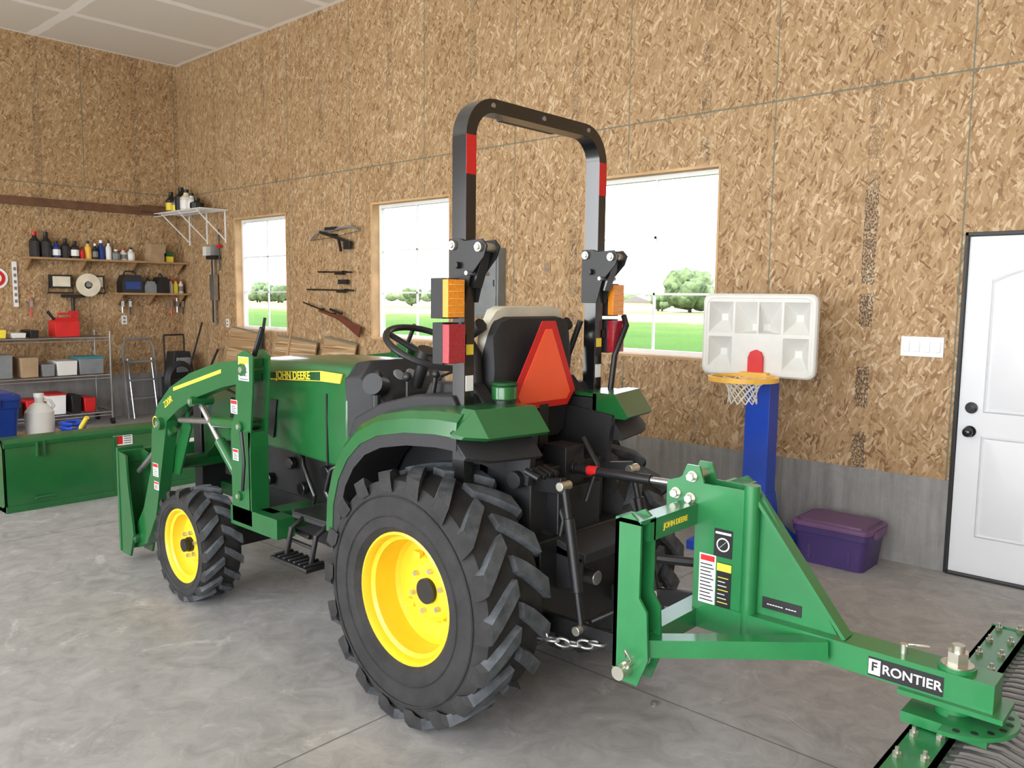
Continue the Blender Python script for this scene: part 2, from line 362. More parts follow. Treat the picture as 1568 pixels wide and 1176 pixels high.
# ---------------------------------------------------------------- tractor
TY=2.61
T=empty('tractor')
def wheel(name,x,yc,z,sgn,R,hw,rr,nl,par,lug):
    w=B(); P=[(hw*.80,rr),(hw*.97,rr+.03*R/.5),(hw*1.01,rr+(R-rr)*.42),(hw*.96,rr+(R-rr)*.68),(hw*.84,R-lug*1.2),(hw*.45,R-lug),(0,R-lug*.95)]
    w.lathe(P+[(-a,r) for a,r in P[-2::-1]],(x,yc,z),'rubber','y',64,sgn)
    for q in(.30,.62): 
        r0=rr+(R-rr)*q; w.lathe([(hw*1.0,r0-.004),(hw*1.025,r0),(hw*1.0,r0+.004)],(x,yc,z),'rubber','y',64,sgn)
    c=V((x,yc,z))
    for side in(1,-1):
        for k in range(nl):
            th0=2*pi*(k+(.5 if side<0 else 0))/nl
            secs=[]
            for o,dt,rl,rh,w2 in((1.0,-.04,R-lug*2.6,R-lug*2.0,.030),(1.005,-.02,R-lug*2.1,R-lug*.85,.040),(.94,.01,R-lug*1.6,R-lug*.10,.045),(.65,.10,R-lug*1.2,R,.043),(.35,.19,R-lug*1.15,R,.040),(.04,.27,R-lug*1.1,R-lug*.04,.034)):
                w2*=R/.505; 
                ps=[]
                for sg,rad in((-1,rl),(1,rl),(.84,rh),(-.84,rh)):
                    th=th0+dt+sg*w2/R
                    ps.append(c+V((cos(th)*rad,sgn*side*o*hw*1.0,sin(th)*rad)))
                secs.append(ps)
            w.loft(secs[:3],'rubber'); w.loft(secs[2:],'rubber_dusty')
    return w
def rimparts(w,x,yc,z,sgn,hw,rr,disc,m='yellow'):
    c=(x,yc,z)
    w.lathe([(hw*.72,rr+.012),(hw*.84,rr+.006),(hw*.86,rr-.004),(hw*.78,rr-.012),(hw*.66,rr-.016),(hw*.6,rr-.032),(disc,rr-.036),(disc-.02,rr-.05),(disc-.025,rr*.55),(disc,rr*.5),(disc+.012,rr*.42),(disc+.012,0)],c,m,'y',56,sgn)
    w.lathe([(-hw*.72,rr+.012),(-hw*.86,rr),(-hw*.66,rr-.016),(-hw*.6,rr-.032),(disc-.01,rr-.037)],c,m,'y',56,sgn)
    for k in range(6):
        a=2*pi*k/6+.3; q=rr*.34
        w.cyl((x+q*cos(a),yc+sgn*(disc+.01),z+q*sin(a)),(x+q*cos(a),yc+sgn*(disc+.03),z+q*sin(a)),.011,'zinc',seg=6)
    w.cyl((x,yc+sgn*(disc-.02),z),(x,yc+sgn*(disc+.03),z),rr*.2,'black',seg=24)
    w.cyl((x+rr*.93,yc+sgn*hw*.55,z-.06),(x+rr*.86,yc+sgn*hw*.62,z-.06),.005,'black',seg=6)
RX,FXX=-2.38,-4.25
for nm,sg in(('left',-1),('right',1)):
    yc=TY+sg*.48
    w=wheel('r',RX,yc,.505,sg,.505,.17,.258,18,T,.030); rimparts(w,RX,yc,.505,sg,.17,.258,.0)
    for k in range(4):
        a=pi/2*k+.6; w.box(RX+.15*cos(a)-.02,RX+.15*cos(a)+.02,*sorted((yc-sg*.02,yc+sg*.0)),.505+.15*sin(a)-.015,.505+.15*sin(a)+.015,'yellow')
    w.obj('rear_wheel_'+nm,T,smooth=30)
    yc=TY+sg*.53
    w=wheel('f',FXX,yc,.31,sg,.31,.112,.200,16,T,.022); rimparts(w,FXX,yc,.31,sg,.112,.200,.03)
    w.cyl((FXX,yc,.31),(FXX,yc+sg*.085,.31),.036,'black'); w.obj('front_wheel_'+nm,T,smooth=30)
# chassis
c=B()
c.box(-2.72,-2.08,TY-.2,TY+.2,.36,.78,'black'); c.cyl((RX,TY-.42,.505),(RX,TY+.42,.505),.085,'black'); c.cyl((RX,TY-.36,.505),(RX,TY-.2,.505),.13,'black');c.cyl((RX,TY+.2,.505),(RX,TY+.36,.505),.13,'black')
c.box(-2.12,-2.0,TY-.14,TY+.14,.42,.92,'black'); c.cyl((-2.02,TY,.55),(-1.9,TY,.55),.03,'steel'); 
c.box(-2.3,-2.06,TY-.24,TY+.24,.72,1.0,'black_plastic'); c.box(-2.08,-1.98,TY-.27,TY+.27,.34,.74,'black')
c.prism([(-2.1,.76),(-1.84,.70),(-1.84,.66),(-2.1,.68)],'xz',TY-.17,TY+.17,'black_plastic')
c.prism([(-2.1,.74),(-1.85,.68),(-1.86,.56),(-2.1,.5)],'xz',TY-.17,TY-.155,'black_plastic')
c.box(-4.5,-2.7,TY-.16,TY+.16,.36,.62,'black'); c.box(-4.55,-3.2,TY-.2,TY+.2,.6,.95,'black')
c.box(-3.1,-2.7,TY-.24,TY+.24,.45,.62,'black')
c.beam((FXX,TY-.42,.31),(FXX,TY+.42,.31),.1,.12,'black'); c.cyl((FXX,TY-.45,.31),(FXX,TY-.36,.31),.09,'black');c.cyl((FXX,TY+.36,.31),(FXX,TY+.45,.31),.09,'black')
for k in range(9):
    x=-3.35-.11*k; c.cyl((x,TY-.21,.66+.12*(k%3)),(x,TY-.24,.66+.12*(k%3)),.035,'black_gloss',seg=12)
c.tube([(-3.2,TY-.22,.9),(-3.35,TY-.27,.82),(-3.4,TY-.27,.7),(-3.3,TY-.25,.55)],.018,'black_gloss'); c.tube([(-3.7,TY-.22,.92),(-3.6,TY-.27,.8),(-3.5,TY-.27,.66),(-3.6,TY-.25,.5)],.015,'black_gloss')
c.cyl((-3.0,TY-.36,.5),(-2.75,TY-.36,.5),.06,'black'); 
c.obj('chassis',T,bevel=.008)
# hood
h=B()
def hsec(x,zt,zb,wd):
    return [(x,TY-wd,zb),(x,TY-wd*1.02,zb+(zt-zb)*.45),(x,TY-wd*1.0,zt-.07),(x,TY-wd*.90,zt-.025),(x,TY-wd*.5,zt-.004),(x,TY,zt),(x,TY+wd*.5,zt-.004),(x,TY+wd*.90,zt-.025),(x,TY+wd*1.0,zt-.07),(x,TY+wd*1.02,zb+(zt-zb)*.45),(x,TY+wd,zb)]
h.loft([hsec(-3.19,1.365,.84,.285),hsec(-3.7,1.36,.86,.285),hsec(-4.1,1.335,.86,.28),hsec(-4.5,1.275,.82,.27),hsec(-4.68,1.21,.72,.25),hsec(-4.76,1.09,.66,.22)],'green')
h.obj('hood',T,bevel=.012,smooth=50)
h=B(); q=.034
for s_,yy in((1,TY-.293),(-1,TY+.293)):
    h.prism([(-4.45,1.165+q),(-3.4,1.225+q),(-3.24,1.225+q),(-3.22,1.272+q),(-3.4,1.276+q),(-4.45,1.195+q)],'xz',yy-.002 if s_>0 else yy-.006,yy+.006 if s_>0 else yy+.002,'decal_yellow')
    h.prism([(-3.89,1.205+q),(-3.40,1.228+q),(-3.40,1.272+q),(-3.89,1.238+q)],'xz',*sorted((yy-.003*s_,yy-.001*s_)),'green_dark')
    h.prism([(-3.98,.96),(-3.84,.92),(-3.80,1.13),(-3.94,1.13)],'xz',*sorted((yy-.003*s_,yy+.003*s_)),'black')
    h.prism([(-3.36,.84),(-3.35,.84),(-3.35,1.2),(-3.36,1.2)],'xz',*sorted((yy-.001*s_,yy+.004*s_)),'black')
    for k in range(3): h.prism([(-4.3+.1*k,.93),(-4.24+.1*k,.93),(-4.22+.1*k,1.1),(-4.28+.1*k,1.1)],'xz',*sorted((yy-.002*s_,yy+.008*s_)),'black')
h.text('JOHN DEERE',Tface((-3.64,TY-.299,1.236+q),(1,0,.06),(-.06,0,1)),.055,'decal_yellow',.001,.0012)
h.box(-4.78,-4.72,TY-.17,TY+.17,.72,1.05,'black_plastic')
h.obj('hood_trim',T)
# dash, steering
d=B()
d.loft([[(-3.21,TY-.29,.8),(-3.21,TY+.29,.8),(-3.21,TY+.29,1.29),(-3.21,TY+.22,1.36),(-3.21,TY-.22,1.36),(-3.21,TY-.29,1.29)],
 [(-3.12,TY-.25,.75),(-3.12,TY+.25,.75),(-3.12,TY+.27,1.30),(-3.12,TY+.2,1.375),(-3.12,TY-.2,1.375),(-3.12,TY-.27,1.30)],
 [(-2.99,TY-.14,.75),(-2.99,TY+.14,.75),(-2.99,TY+.2,1.17),(-2.99,TY+.16,1.23),(-2.99,TY-.16,1.23),(-2.99,TY-.2,1.17)]],'black_plastic')
for yy in(-.08,.0,.08): d.cyl((-3.065,TY+yy,1.295),(-3.05,TY+yy,1.308),.032,'grey_plastic',seg=16)
d.obj('dashboard',T,bevel=.015)
s_=B(); n=V((.42,0,.9)).normalized(); a=V((0,1,0)); bb=n.cross(a); cc=V((-2.93,TY,1.44))
s_.tube([cc+(a*cos(2*pi*k/36)+bb*sin(2*pi*k/36))*.21 for k in range(36)],.016,'black',10,True)
for k in(.2,2.3,4.4): s_.tube([cc+(a*cos(k)+bb*sin(k))*.205,cc+(a*cos(k)+bb*sin(k))*.08-n*.03,cc-n*.04],.014,'black')
s_.cyl(cc-n*.06,cc-n*.015,.05,'black'); s_.cyl(cc-n*.28,cc-n*.05,.03,'black')
for yy,l in((-.22,.1),(.22,.12)): 
    s_.tube([(-3.10,TY+yy*.7,1.25),(-2.98,TY+yy*1.2,1.32)],.007,'black'); s_.sphere((-2.98,TY+yy*1.2,1.32),.022,'black')
s_.cyl((-3.02,TY-.22,1.26),(-2.98,TY-.30,1.28),.05,'black',seg=20); s_.cyl((-3.0,TY-.26,1.0),(-3.0,TY-.26,1.26),.02,'black',seg=10)
s_.obj('steering_wheel',T)
# platform & step
p=B(); p.box(-3.35,-2.7,TY-.5,TY+.5,.62,.66,'black_plastic')
p.box(-3.3,-2.95,TY-.53,TY-.32,.655,.668,'black')
for yy in(-1,1):
    y=TY+yy*.56
    for x in(-3.26,-3.06): p.tube([(x+.0,TY+yy*.48,.64),(x-.0,y,.6),(x-.03,y+yy*.01,.46)],.014,'black',6)
    p.box(-3.34,-3.04,y-.07,y+.05,.445,.465,'black')
    for k in range(7): p.box(-3.33+.042*k,-3.315+.042*k,y-.06,y+.045,.465,.475,'black_plastic')
    p.tube([(-3.8,TY+yy*.36,.5),(-3.35,TY+yy*.4,.5)],.014,'black'); p.tube([(-3.8,TY+yy*.4,.46),(-3.3,TY+yy*.42,.46)],.01,'black')
p.obj('platform',T,bevel=.004)
# fenders
def fender(sg):
    f=B(); path=[(-2.985,.66),(-2.975,.80),(-2.93,.94),(-2.85,1.06),(-2.74,1.155),(-2.6,1.215),(-2.42,1.25),(-2.24,1.265),(-2.12,1.265)]
    def secs(pts,path=path):
        out=[]
        for i,(x,z) in enumerate(path):
            a=path[max(i-1,0)]; b_=path[min(i+1,len(path)-1)]; t=V((b_[0]-a[0],b_[1]-a[1])).normalized(); nx,nz=t.y,-t.x
            out.append([(x+nx*q,TY+sg*w,z+nz*q) for w,q in pts])
        return out
    f.loft(secs([(.26,.0),(.50,0),(.555,.012),(.585,.04),(.592,.095),(.580,.095),(.57,.05),(.54,.03),(.26,.02)]),'green')
    f.loft(secs([(.588,.09),(.588,.145),(.50,.135),(.3,.12),(.26,.09),(.26,.015),(.54,.025),(.57,.06)]),'black_plastic')
    f.prism([(-2.98,.62),(-2.9,1.03),(-2.72,1.16),(-2.4,1.22),(-2.02,1.18),(-2.05,.95),(-2.3,1.0),(-2.6,.95),(-2.8,.75),(-2.85,.62)],'xz',TY+sg*.24,TY+sg*.27,'black_plastic')
    def sec(w,xe,zt,zb): return [(-2.14,TY+sg*w,zt),(xe-.05,TY+sg*w,zt),(xe+.025,TY+sg*w,zb+.012),(xe+.01,TY+sg*w,zb),(-2.14,TY+sg*w,zb)]
    f.loft([sec(.26,-1.975,1.270,1.165),sec(.535,-2.03,1.272,1.163),sec(.597,-2.095,1.185,1.168)],'green')
    f.loft([sec(.27,-2.0,1.17,1.07),sec(.50,-2.045,1.17,1.075),sec(.585,-2.095,1.172,1.09)],'black_plastic')
    return f
for nm,sg in(('left',-1),('right',1)):
    f=fender(sg); f.obj('fender_'+nm,T,bevel=.008,smooth=30)
f=B() # consoles on fenders
for sg in(-1,1):
    y0,y1=sorted((TY+sg*.26,TY+sg*.46))
    f.prism([(-2.95,1.06),(-2.9,1.15),(-2.72,1.23),(-2.5,1.285),(-2.28,1.30),(-2.25,1.25),(-2.5,1.22),(-2.74,1.14),(-2.86,1.05)],'xz',y0,y1,'black_plastic')
    f.prism([(-2.6,1.24),(-2.55,1.325),(-2.3,1.335),(-2.22,1.25)],'xz',*sorted((TY+sg*.255,TY+sg*.33)),'black_plastic')
f.cyl((-2.5,TY-.36,1.27),(-2.48,TY-.36,1.36),.010,'black'); f.sphere((-2.48,TY-.36,1.365),.018,'black')
f.cyl((-2.66,TY-.36,1.22),(-2.66,TY-.36,1.34),.008,'black'); f.sphere((-2.66,TY-.36,1.34),.022,'black')
f.cyl((-2.16,TY-.29,1.2),(-2.16,TY-.29,1.33),.045,'black'); f.cyl((-2.16,TY-.29,1.28),(-2.16,TY-.29,1.34),.050,'green'); f.cyl((-2.16,TY-.29,1.335),(-2.16,TY-.29,1.352),.054,'green_dark')
f.obj('fender_console',T,bevel=.012)
# seat
s_=B()
def rb(s,pts,y0,y1,m,ins=.05):
    s.loft([[(a+(cx-a)*k,y,b_+(cz-b_)*k) for a,b_ in pts] for (cx,cz) in [(sum(p[0] for p in pts)/len(pts),sum(p[1] for p in pts)/len(pts))] for y,k in((y0,.35),(y0+ins*.4,.08),(y0+ins,0),(y1-ins,0),(y1-ins*.4,.08),(y1,.35))],m)
rb(s_,[(-2.80,1.12),(-2.82,1.19),(-2.74,1.225),(-2.4,1.20),(-2.38,1.12)],TY-.25,TY+.25,'seat_yellow')
rb(s_,[(-2.82,1.02),(-2.82,1.12),(-2.36,1.13),(-2.3,1.02)],TY-.25,TY+.25,'black')
rb(s_,[(-2.44,1.18),(-2.36,1.60),(-2.34,1.645),(-2.28,1.64),(-2.30,1.5),(-2.36,1.15)],TY-.235,TY+.235,'seat_yellow',.07)
rb(s_,[(-2.40,1.10),(-2.34,1.5),(-2.30,1.605),(-2.25,1.595),(-2.235,1.4),(-2.26,1.08)],TY-.245,TY+.245,'black_plastic',.08)
s_.box(-2.65,-2.4,TY-.18,TY+.18,.75,1.04,'black')
for sg in(-1,1):
    s_.tube([(-2.33,TY+sg*.26,1.22),(-2.34,TY+sg*.275,1.45),(-2.40,TY+sg*.275,1.52)],.028,'black_plastic'); s_.tube([(-2.40,TY+sg*.275,1.52),(-2.3,TY+sg*.28,1.57)],.03,'black_plastic')
s_.tube([(-2.36,TY+.33,1.2),(-2.36,TY+.36,1.42),(-2.3,TY+.37,1.58)],.014,'black')
s_.obj('seat',T,smooth=50)
# SMV sign
s_=B(); sm=Tface((-2.195,TY+.0,1.385),(0,1,0),(.06,0,1))
def tri(hw,hh,cut,z,th,m):
    y0=-hh*.45;y1=hh*.55; P=[(-hw+cut*.55,y0),(hw-cut*.55,y0),(hw,y0+cut*.75),(cut*.5,y1),(-cut*.5,y1),(-hw,y0+cut*.75)]
    s_.add([sm@V((a,b_,z)) for a,b_ in P]+[sm@V((a,b_,z+th)) for a,b_ in P],[tuple(range(6)),tuple(range(6,12))]+[(i,(i+1)%6,(i+1)%6+6,i+6) for i in range(6)],m)
tri(.205,.365,.085,0,.004,'red_smv'); tri(.170,.305,.04,.004,.002,'orange_smv')
s_.box(-2.24,-2.20,TY-.03,TY+.03,1.05,1.35,'black')
s_.obj('slow_moving_vehicle_sign',T)
# ROPS
r=B()
def arch(dy,ztop,rad,zb):
    P=[(-dy,zb)]
    for k in range(9):
        a=pi/2*k/8; P.append((-dy+rad-rad*cos(a),ztop-rad+rad*sin(a)))
    return P+[(-a,b_) for a,b_ in P[::-1]]
X0,X1=-2.30,-2.225; half=.0265
mid=arch(.415,2.41,.13,1.82)
secs=[]
for i,(y,z) in enumerate(mid):
    a=mid[max(i-1,0)];b_=mid[min(i+1,len(mid)-1)];t=V((b_[0]-a[0],b_[1]-a[1])).normalized();n=V((-t.y,t.x))
    secs.append([(X0,TY+y+n.x*half,z+n.y*half),(X1,TY+y+n.x*half,z+n.y*half),(X1,TY+y-n.x*half,z-n.y*half),(X0,TY+y-n.x*half,z-n.y*half)])
r.loft(secs,'black_gloss')
for sg in(-1,1):
    y=TY+sg*.415
    r.box(X0+.005,X1-.005,y-.0265,y+.0265,.6,1.74,'black_gloss')
    for dy in(-.038,.030):
        r.prism([(-2.305,1.66),(-2.22,1.66),(-2.19,1.76),(-2.12,1.83),(-2.105,1.87),(-2.13,1.895),(-2.22,1.89),(-2.25,1.90),(-2.305,1.90)],'xz',y+dy,y+dy+.008,'black')
    r.beam((-2.20,y,1.72),(-2.15,y,1.85),.045,.03,'black_gloss')
    for x,z in((-2.28,1.875),(-2.14,1.865)):
        r.cyl((x,y-.058,z),(x,y+.058,z),.012,'zinc',seg=6); r.cyl((x,y-.050,z),(x,y+.050,z),.018,'zinc',seg=16)
    r.cyl((-2.25,y-.058,1.80),(-2.25,y+.058,1.80),.013,'black',seg=12)
    r.cyl((-2.19,y-.06,1.77),(-2.19,y+.06,1.77),.009,'steel',seg=8)
    r.box(X1,X1+.0015,y-.026,y+.026,2.14,2.285,'red'); 
    r.box(X1-.005,X1-.003,y-.02,y+.02,1.42,1.50,'black'); r.box(X1-.003,X1-.002,y-.02,y+.02,1.46,1.50,'decal_yellow');r.box(X1-.005,X1-.002,y-.02,y+.02,1.32,1.38,'white')
    r.beam((-2.26,y,.62),(-2.4,y-sg*.1,.5),.1,.06,'black'); r.box(-2.34,-2.2,y-.05,y+.05,.58,.72,'green')
r.box(X0-.03,X0+.01,TY-.17,TY+.17,2.385,2.43,'black')
for k in(-.3,0.0,.3): r.cyl((X1-.002,TY+k,2.41),(X1+.006,TY+k,2.41),.01,'steel',seg=8)
r.tube([(-2.2,TY+.47,1.22),(-2.19,TY+.49,1.42),(-2.17,TY+.55,1.56),(-2.2,TY+.57,1.60)],.014,'black')
r.obj('roll_bar',T,bevel=.007)
l=B()
for sg in(-1,1):
    y0,y1=sorted((TY+sg*.475,TY+sg*.56)); 
    l.box(-2.29,-2.225,y0,y1,1.60,1.75,'black_plastic'); l.box(-2.225,-2.195,y0,y1,1.605,1.745,'amber')
    l.box(-2.28,-2.225,y0,y1,1.43,1.585,'black_plastic'); l.box(-2.225,-2.19,y0,y1,1.435,1.58,'red_lens')
    for k in range(5): l.box(-2.195,-2.192,y0+.004,y1-.004,1.62+.026*k,1.624+.026*k,'hoop_yellow')
    l.box(-2.28,-2.23,*sorted((TY+sg*.43,TY+sg*.48)),1.5,1.54,'black')
l.obj('tail_light',T,bevel=.008)
# three point hitch
q=B()
for sg in(-1,1):
    y=TY+sg*.2
    q.beam((-2.12,y,.40),(-1.46,TY+sg*.31,.47),.025,.07,'black'); q.sphere((-1.46,TY+sg*.31,.47),.04,'zinc')
    q.beam((-2.2,TY+sg*.17,.93),(-1.90,TY+sg*.23,.97),.03,.06,'black')
    q.cyl((-1.90,TY+sg*.23,.97),(-1.78,TY+sg*.26,.45),.014,'black'); q.cyl((-1.87,TY+sg*.236,.85),(-1.81,TY+sg*.25,.58),.022,'black',seg=12)
    q.cyl((-1.90,TY+sg*.2,.97),(-1.90,TY+sg*.26,.97),.018,'zinc'); q.cyl((-1.78,TY+sg*.23,.45),(-1.78,TY+sg*.3,.45),.018,'zinc')
    p0=V((-1.98,TY+sg*.36,.43)); p1=V((-1.66,TY+sg*.29,.44))
    for k in range(7):
        cpt=p0.lerp(p1,(k+.5)/7)-V((0,0,.03*sin(pi*(k+.5)/7))); t=(p1-p0).normalized(); u=V((0,0,1)) if k%2 else t.cross(V((0,0,1))).normalized()
        q.tube([cpt+t*.032*cos(2*pi*j/12)+u*.015*sin(2*pi*j/12) for j in range(12)],.006,'steel',6,True)
    q.beam((-2.1,TY+sg*.25,.42),(-1.97,TY+sg*.36,.43),.02,.05,'black')
q.cyl((-2.2,TY,.98),(-2.02,TY,.99),.028,'black'); q.cyl((-2.05,TY,.985),(-1.66,TY,.995),.02,'black'); q.cyl((-1.96,TY,.987),(-1.91,TY,.99),.0205,'red')
q.cyl((-1.66,TY,.995),(-1.52,TY,1.0),.013,'steel'); q.sphere((-1.51,TY,1.0),.03,'steel')
q.cyl((-2.1,TY-.3,.97),(-2.1,TY+.3,.97),.035,'black')
q.box(-2.15,-2.03,TY-.06,TY+.06,.85,1.08,'black')
q.tube([(-2.05,TY-.1,.9),(-1.98,TY-.13,.8),(-2.0,TY-.15,.65)],.012,'black'); q.tube([(-2.05,TY+.08,1.1),(-1.95,TY+.05,1.0),(-1.98,TY+.02,.85)],.012,'black')
for k in range(4): q.cyl((-2.03,TY-.2-.035*k,1.02),(-1.96,TY-.2-.035*k,1.0),.013,'black',seg=10)
q.tube([(-1.72,TY-.28,.50),(-1.64,TY-.2,.55),(-1.55,TY-.1,.58)],.008,'black')
q.tube([(-1.46,TY+.33,.62),(-1.75,TY+.2,.62)],.02,'black')
q.obj('three_point_hitch',T,bevel=.004)
# loader
def loader(sg):
    g=B(); y=TY+sg*.49; lo,hi=y-.035,y+.035
    for yy in(y-.05,y+.04): g.prism([(-3.84,.52),(-3.66,.52),(-3.66,.9),(-3.62,1.2),(-3.61,1.38),(-3.68,1.41),(-3.76,1.38),(-3.79,1.1),(-3.84,.98)],'xz',yy,yy+.01,'green')
    g.box(-3.67,-3.65,y-.05,y+.05,.52,1.0,'green')
    g.box(-3.86,-3.42,*sorted((y-.05,y+.05)),.50,.60,'green'); g.beam((-3.6,y,.55),(-3.6,TY+sg*.15,.55),.12,.1,'green')
    top=[(-3.66,1.365),(-4.0,1.325),(-4.3,1.25),(-4.55,1.15),(-4.72,1.03),(-4.80,.88),(-4.83,.64),(-4.95,.38),(-5.1,.20)]
    bot=[(-5.06,.10),(-4.92,.16),(-4.78,.36),(-4.70,.62),(-4.67,.84),(-4.60,.95),(-4.45,1.035),(-4.22,1.125),(-3.95,1.20),(-3.68,1.25)]
    nb=len(top); bb=[bot[::-1][round(i*(len(bot)-1)/(nb-1))] for i in range(nb)]
    g.loft([[(a[0],lo,a[1]),(a[0],hi,a[1]),(b_[0],hi,b_[1]),(b_[0],lo,b_[1])] for a,b_ in zip(top,bb)],'green')
    for x,z,rr in((-3.70,1.31,.04),(-4.66,.93,.045),(-3.74,1.02,.035),(-5.04,.17,.035),(-4.25,1.10,.035),(-3.76,.66,.03)):
        g.cyl((x,y-.065,z),(x,y+.065,z),rr*.8,'green',seg=18); g.cyl((x,y-.070,z),(x,y+.070,z),rr*.4,'zinc',seg=10)
    g.cyl((-3.76,y,.66),(-4.05,y,.90),.03,'green'); g.cyl((-4.05,y,.90),(-4.25,y,1.08),.017,'steel')
    yi=y
    g.cyl((-3.74,yi,1.02),(-4.1,yi,1.0),.03,'green'); g.cyl((-4.1,yi,1.0),(-4.5,yi,.965),.017,'steel')
    g.prism([(-4.5,1.02),(-4.46,.92),(-4.62,.62),(-4.9,.62),(-4.95,.72),(-4.7,.72)],'xz',y+.04,y+.05,'green'); 
    g.cyl((-4.6,y+.0,.9),(-4.84,y,.74),.025,'green'); g.cyl((-4.84,y,.74),(-5.08,y,.58),.016,'steel')
    for yy in(y-.075,y+.06): g.prism([(-5.2,.05),(-5.08,.05),(-5.02,.2),(-5.08,.5),(-5.1,.68),(-5.2,.7)],'xz',yy,yy+.014,'green')
    g.box(-5.225,-5.2,y-.08,y+.08,.06,.72,'green')
    g.tube([(-3.72,y-sg*.07,.9),(-3.85,y-sg*.08,1.12),(-4.2,y-sg*.06,1.2),(-4.55,y-sg*.06,1.05)],.009,'black',6)
    g.tube([(-3.70,y+sg*.07,1.0),(-3.66,y+sg*.08,.85),(-3.70,y+sg*.07,.7)],.009,'black',6)
    g.tube([(-3.68,y,1.38),(-3.64,y,1.45),(-3.60,y,1.52)],.013,'black',8)
    return g
for nm,sg in(('left',-1),('right',1)):
    g=loader(sg)
    if sg<0:
        y=TY-.49-.0605
        def stk(x0,x1,z0,z1,top='decal_yellow',yy=y,nl=4,g=g):
            g.box(x0,x1,yy-.001,yy,z0,z1,'white'); zz=z1-(z1-z0)*.3; g.box(x0+.003,x1-.003,yy-.002,yy-.001,zz,z1-.003,top)
            for k in range(nl): g.box(x0+.008,x1-.008-.012*(k%2),yy-.0015,yy-.001,z0+.006+(zz-z0-.01)*k/nl,z0+.010+(zz-z0-.01)*k/nl,'black')
        stk(-3.745,-3.645,1.255,1.375,yy=TY-.49-.051); stk(-3.83,-3.765,1.08,1.15,'red',yy=TY-.49-.051); stk(-3.82,-3.765,.84,.90,'red',yy=TY-.49-.051)
        stk(-4.80,-4.73,.60,.68,'red',yy=TY-.49-.036); stk(-4.79,-4.73,.52,.57,'red',yy=TY-.49-.036)
        g.prism([(-4.5,1.135),(-3.95,1.275),(-3.95,1.295),(-4.5,1.155)],'xz',TY-.49-.037,TY-.49-.036,'decal_yellow')
        g.text('220R',Tface((-4.57,TY-.49-.037,1.065),(1,0,.5),(-.5,0,1)),.055,'decal_yellow')
        g.cyl((-4.745,TY-.49-.036,.93),(-4.745,TY-.49-.038,.93),.035,'decal_yellow')
        g.cyl((-4.745,TY-.49-.037,.93),(-4.745,TY-.49-.039,.93),.028,'black')
    g.obj('loader_arm_'+nm,T,bevel=.004)
g=B(); g.cyl((-4.78,TY-.46,.66),(-4.78,TY+.46,.66),.045,'green'); g.box(-5.215,-5.19,TY-.55,TY+.55,.62,.70,'green'); g.box(-5.215,-5.19,TY-.55,TY+.55,.1,.16,'green')
g.box(-4.9,-4.8,TY-.22,TY+.22,.45,1.0,'black'); 
for k in range(6): g.box(-4.92,-4.9,TY-.2+.075*k,TY-.18+.075*k,.47,.98,'green_dark')
g.box(-4.85,-4.5,TY-.1,TY+.1,.42,.5,'green_dark')
g.obj('loader_crossbar',T,bevel=.004)
# ---------------------------------------------------------------- landscape rake
R_=B(); G='green_rake'; Y=2.61
for sg in(-1,1):
    y=Y+sg*.37
    for yy in(y-.045,y+.035): R_.prism([(-1.53,.40),(-1.43,.40),(-1.39,.5),(-1.40,.66),(-1.43,.7),(-1.43,.95),(-1.47,.98),(-1.53,.95)],'xz',yy,yy+.01,G)
    R_.box(-1.53,-1.515,y-.045,y+.045,.44,.95,G); R_.cyl((-1.46,y-.07,.47),(-1.46,y+.11,.47),.014,'zinc',seg=12); R_.cyl((-1.47,y-.10,.45),(-1.47,y-.03,.45),.024,'zinc',seg=16)
    R_.box(-1.53,-1.43,y-.045,y+.045,.945,.96,G)
    R_.beam((-1.42,y,.53),(-.95,Y+sg*.05,.565),.06,.06,G)
    R_.tube([(-1.46,y-.07,.50),(-1.45,y-.085,.53),(-1.43,y-.08,.5),(-1.46,y-.075,.47)],.004,'zinc',6)
R_.box(-1.50,-1.43,Y-.36,Y+.36,.88,.955,G); R_.box(-1.50,-1.42,Y-.36,Y+.36,.50,.57,G)
for yy in(Y-.05,Y+.04):
    R_.prism([(-1.56,.92),(-1.56,1.02),(-1.50,1.04),(-1.48,1.09),(-1.43,1.09),(-1.41,1.03),(-1.25,1.03),(-1.25,.50),(-1.44,.50),(-1.44,.9)],'xz',yy,yy+.01,G)
R_.box(-1.44,-1.26,Y-.04,Y+.04,.52,1.00,G)
R_.cyl((-1.235,Y-.03,.50),(-1.235,Y-.03,1.05),.028,G,seg=16)
for x,z in((-1.52,.98),(-1.455,1.05),(-1.46,.97),(-1.45,.91)): R_.cyl((x,Y-.075,z),(x,Y+.07,z),.015,'zinc',seg=6); R_.cyl((x,Y-.055,z),(x,Y+.055,z),.020,'zinc',seg=14)
R_.prism([(-1.25,.58),(-1.25,1.01),(-1.215,1.03),(-.93,.60),(-.90,.57)],'xz',Y-.012,Y+.0,G)
R_.beam((-1.235,Y-.006,1.025),(-.90,Y-.006,.60),.06,.012,G,up=(1,0,.75))
R_.box(-1.42,-.47,Y-.055,Y+.055,.515,.600,G); R_.box(-.72,-.44,Y-.075,Y+.075,.50,.515,G)
R_.prism([(-.58+.17*cos(a),Y+.17*sin(a)) for a in [pi*.5-pi*k/16 for k in range(17)]][::1],'xy',.462,.475,G)
for k in range(9):
    a=-1.3+2.6*k/8; R_.cyl((-.58+.145*cos(a),Y+.145*sin(a),.4755),(-.58+.145*cos(a),Y+.145*sin(a),.4765),.010,'black',seg=12)
HX=-.58
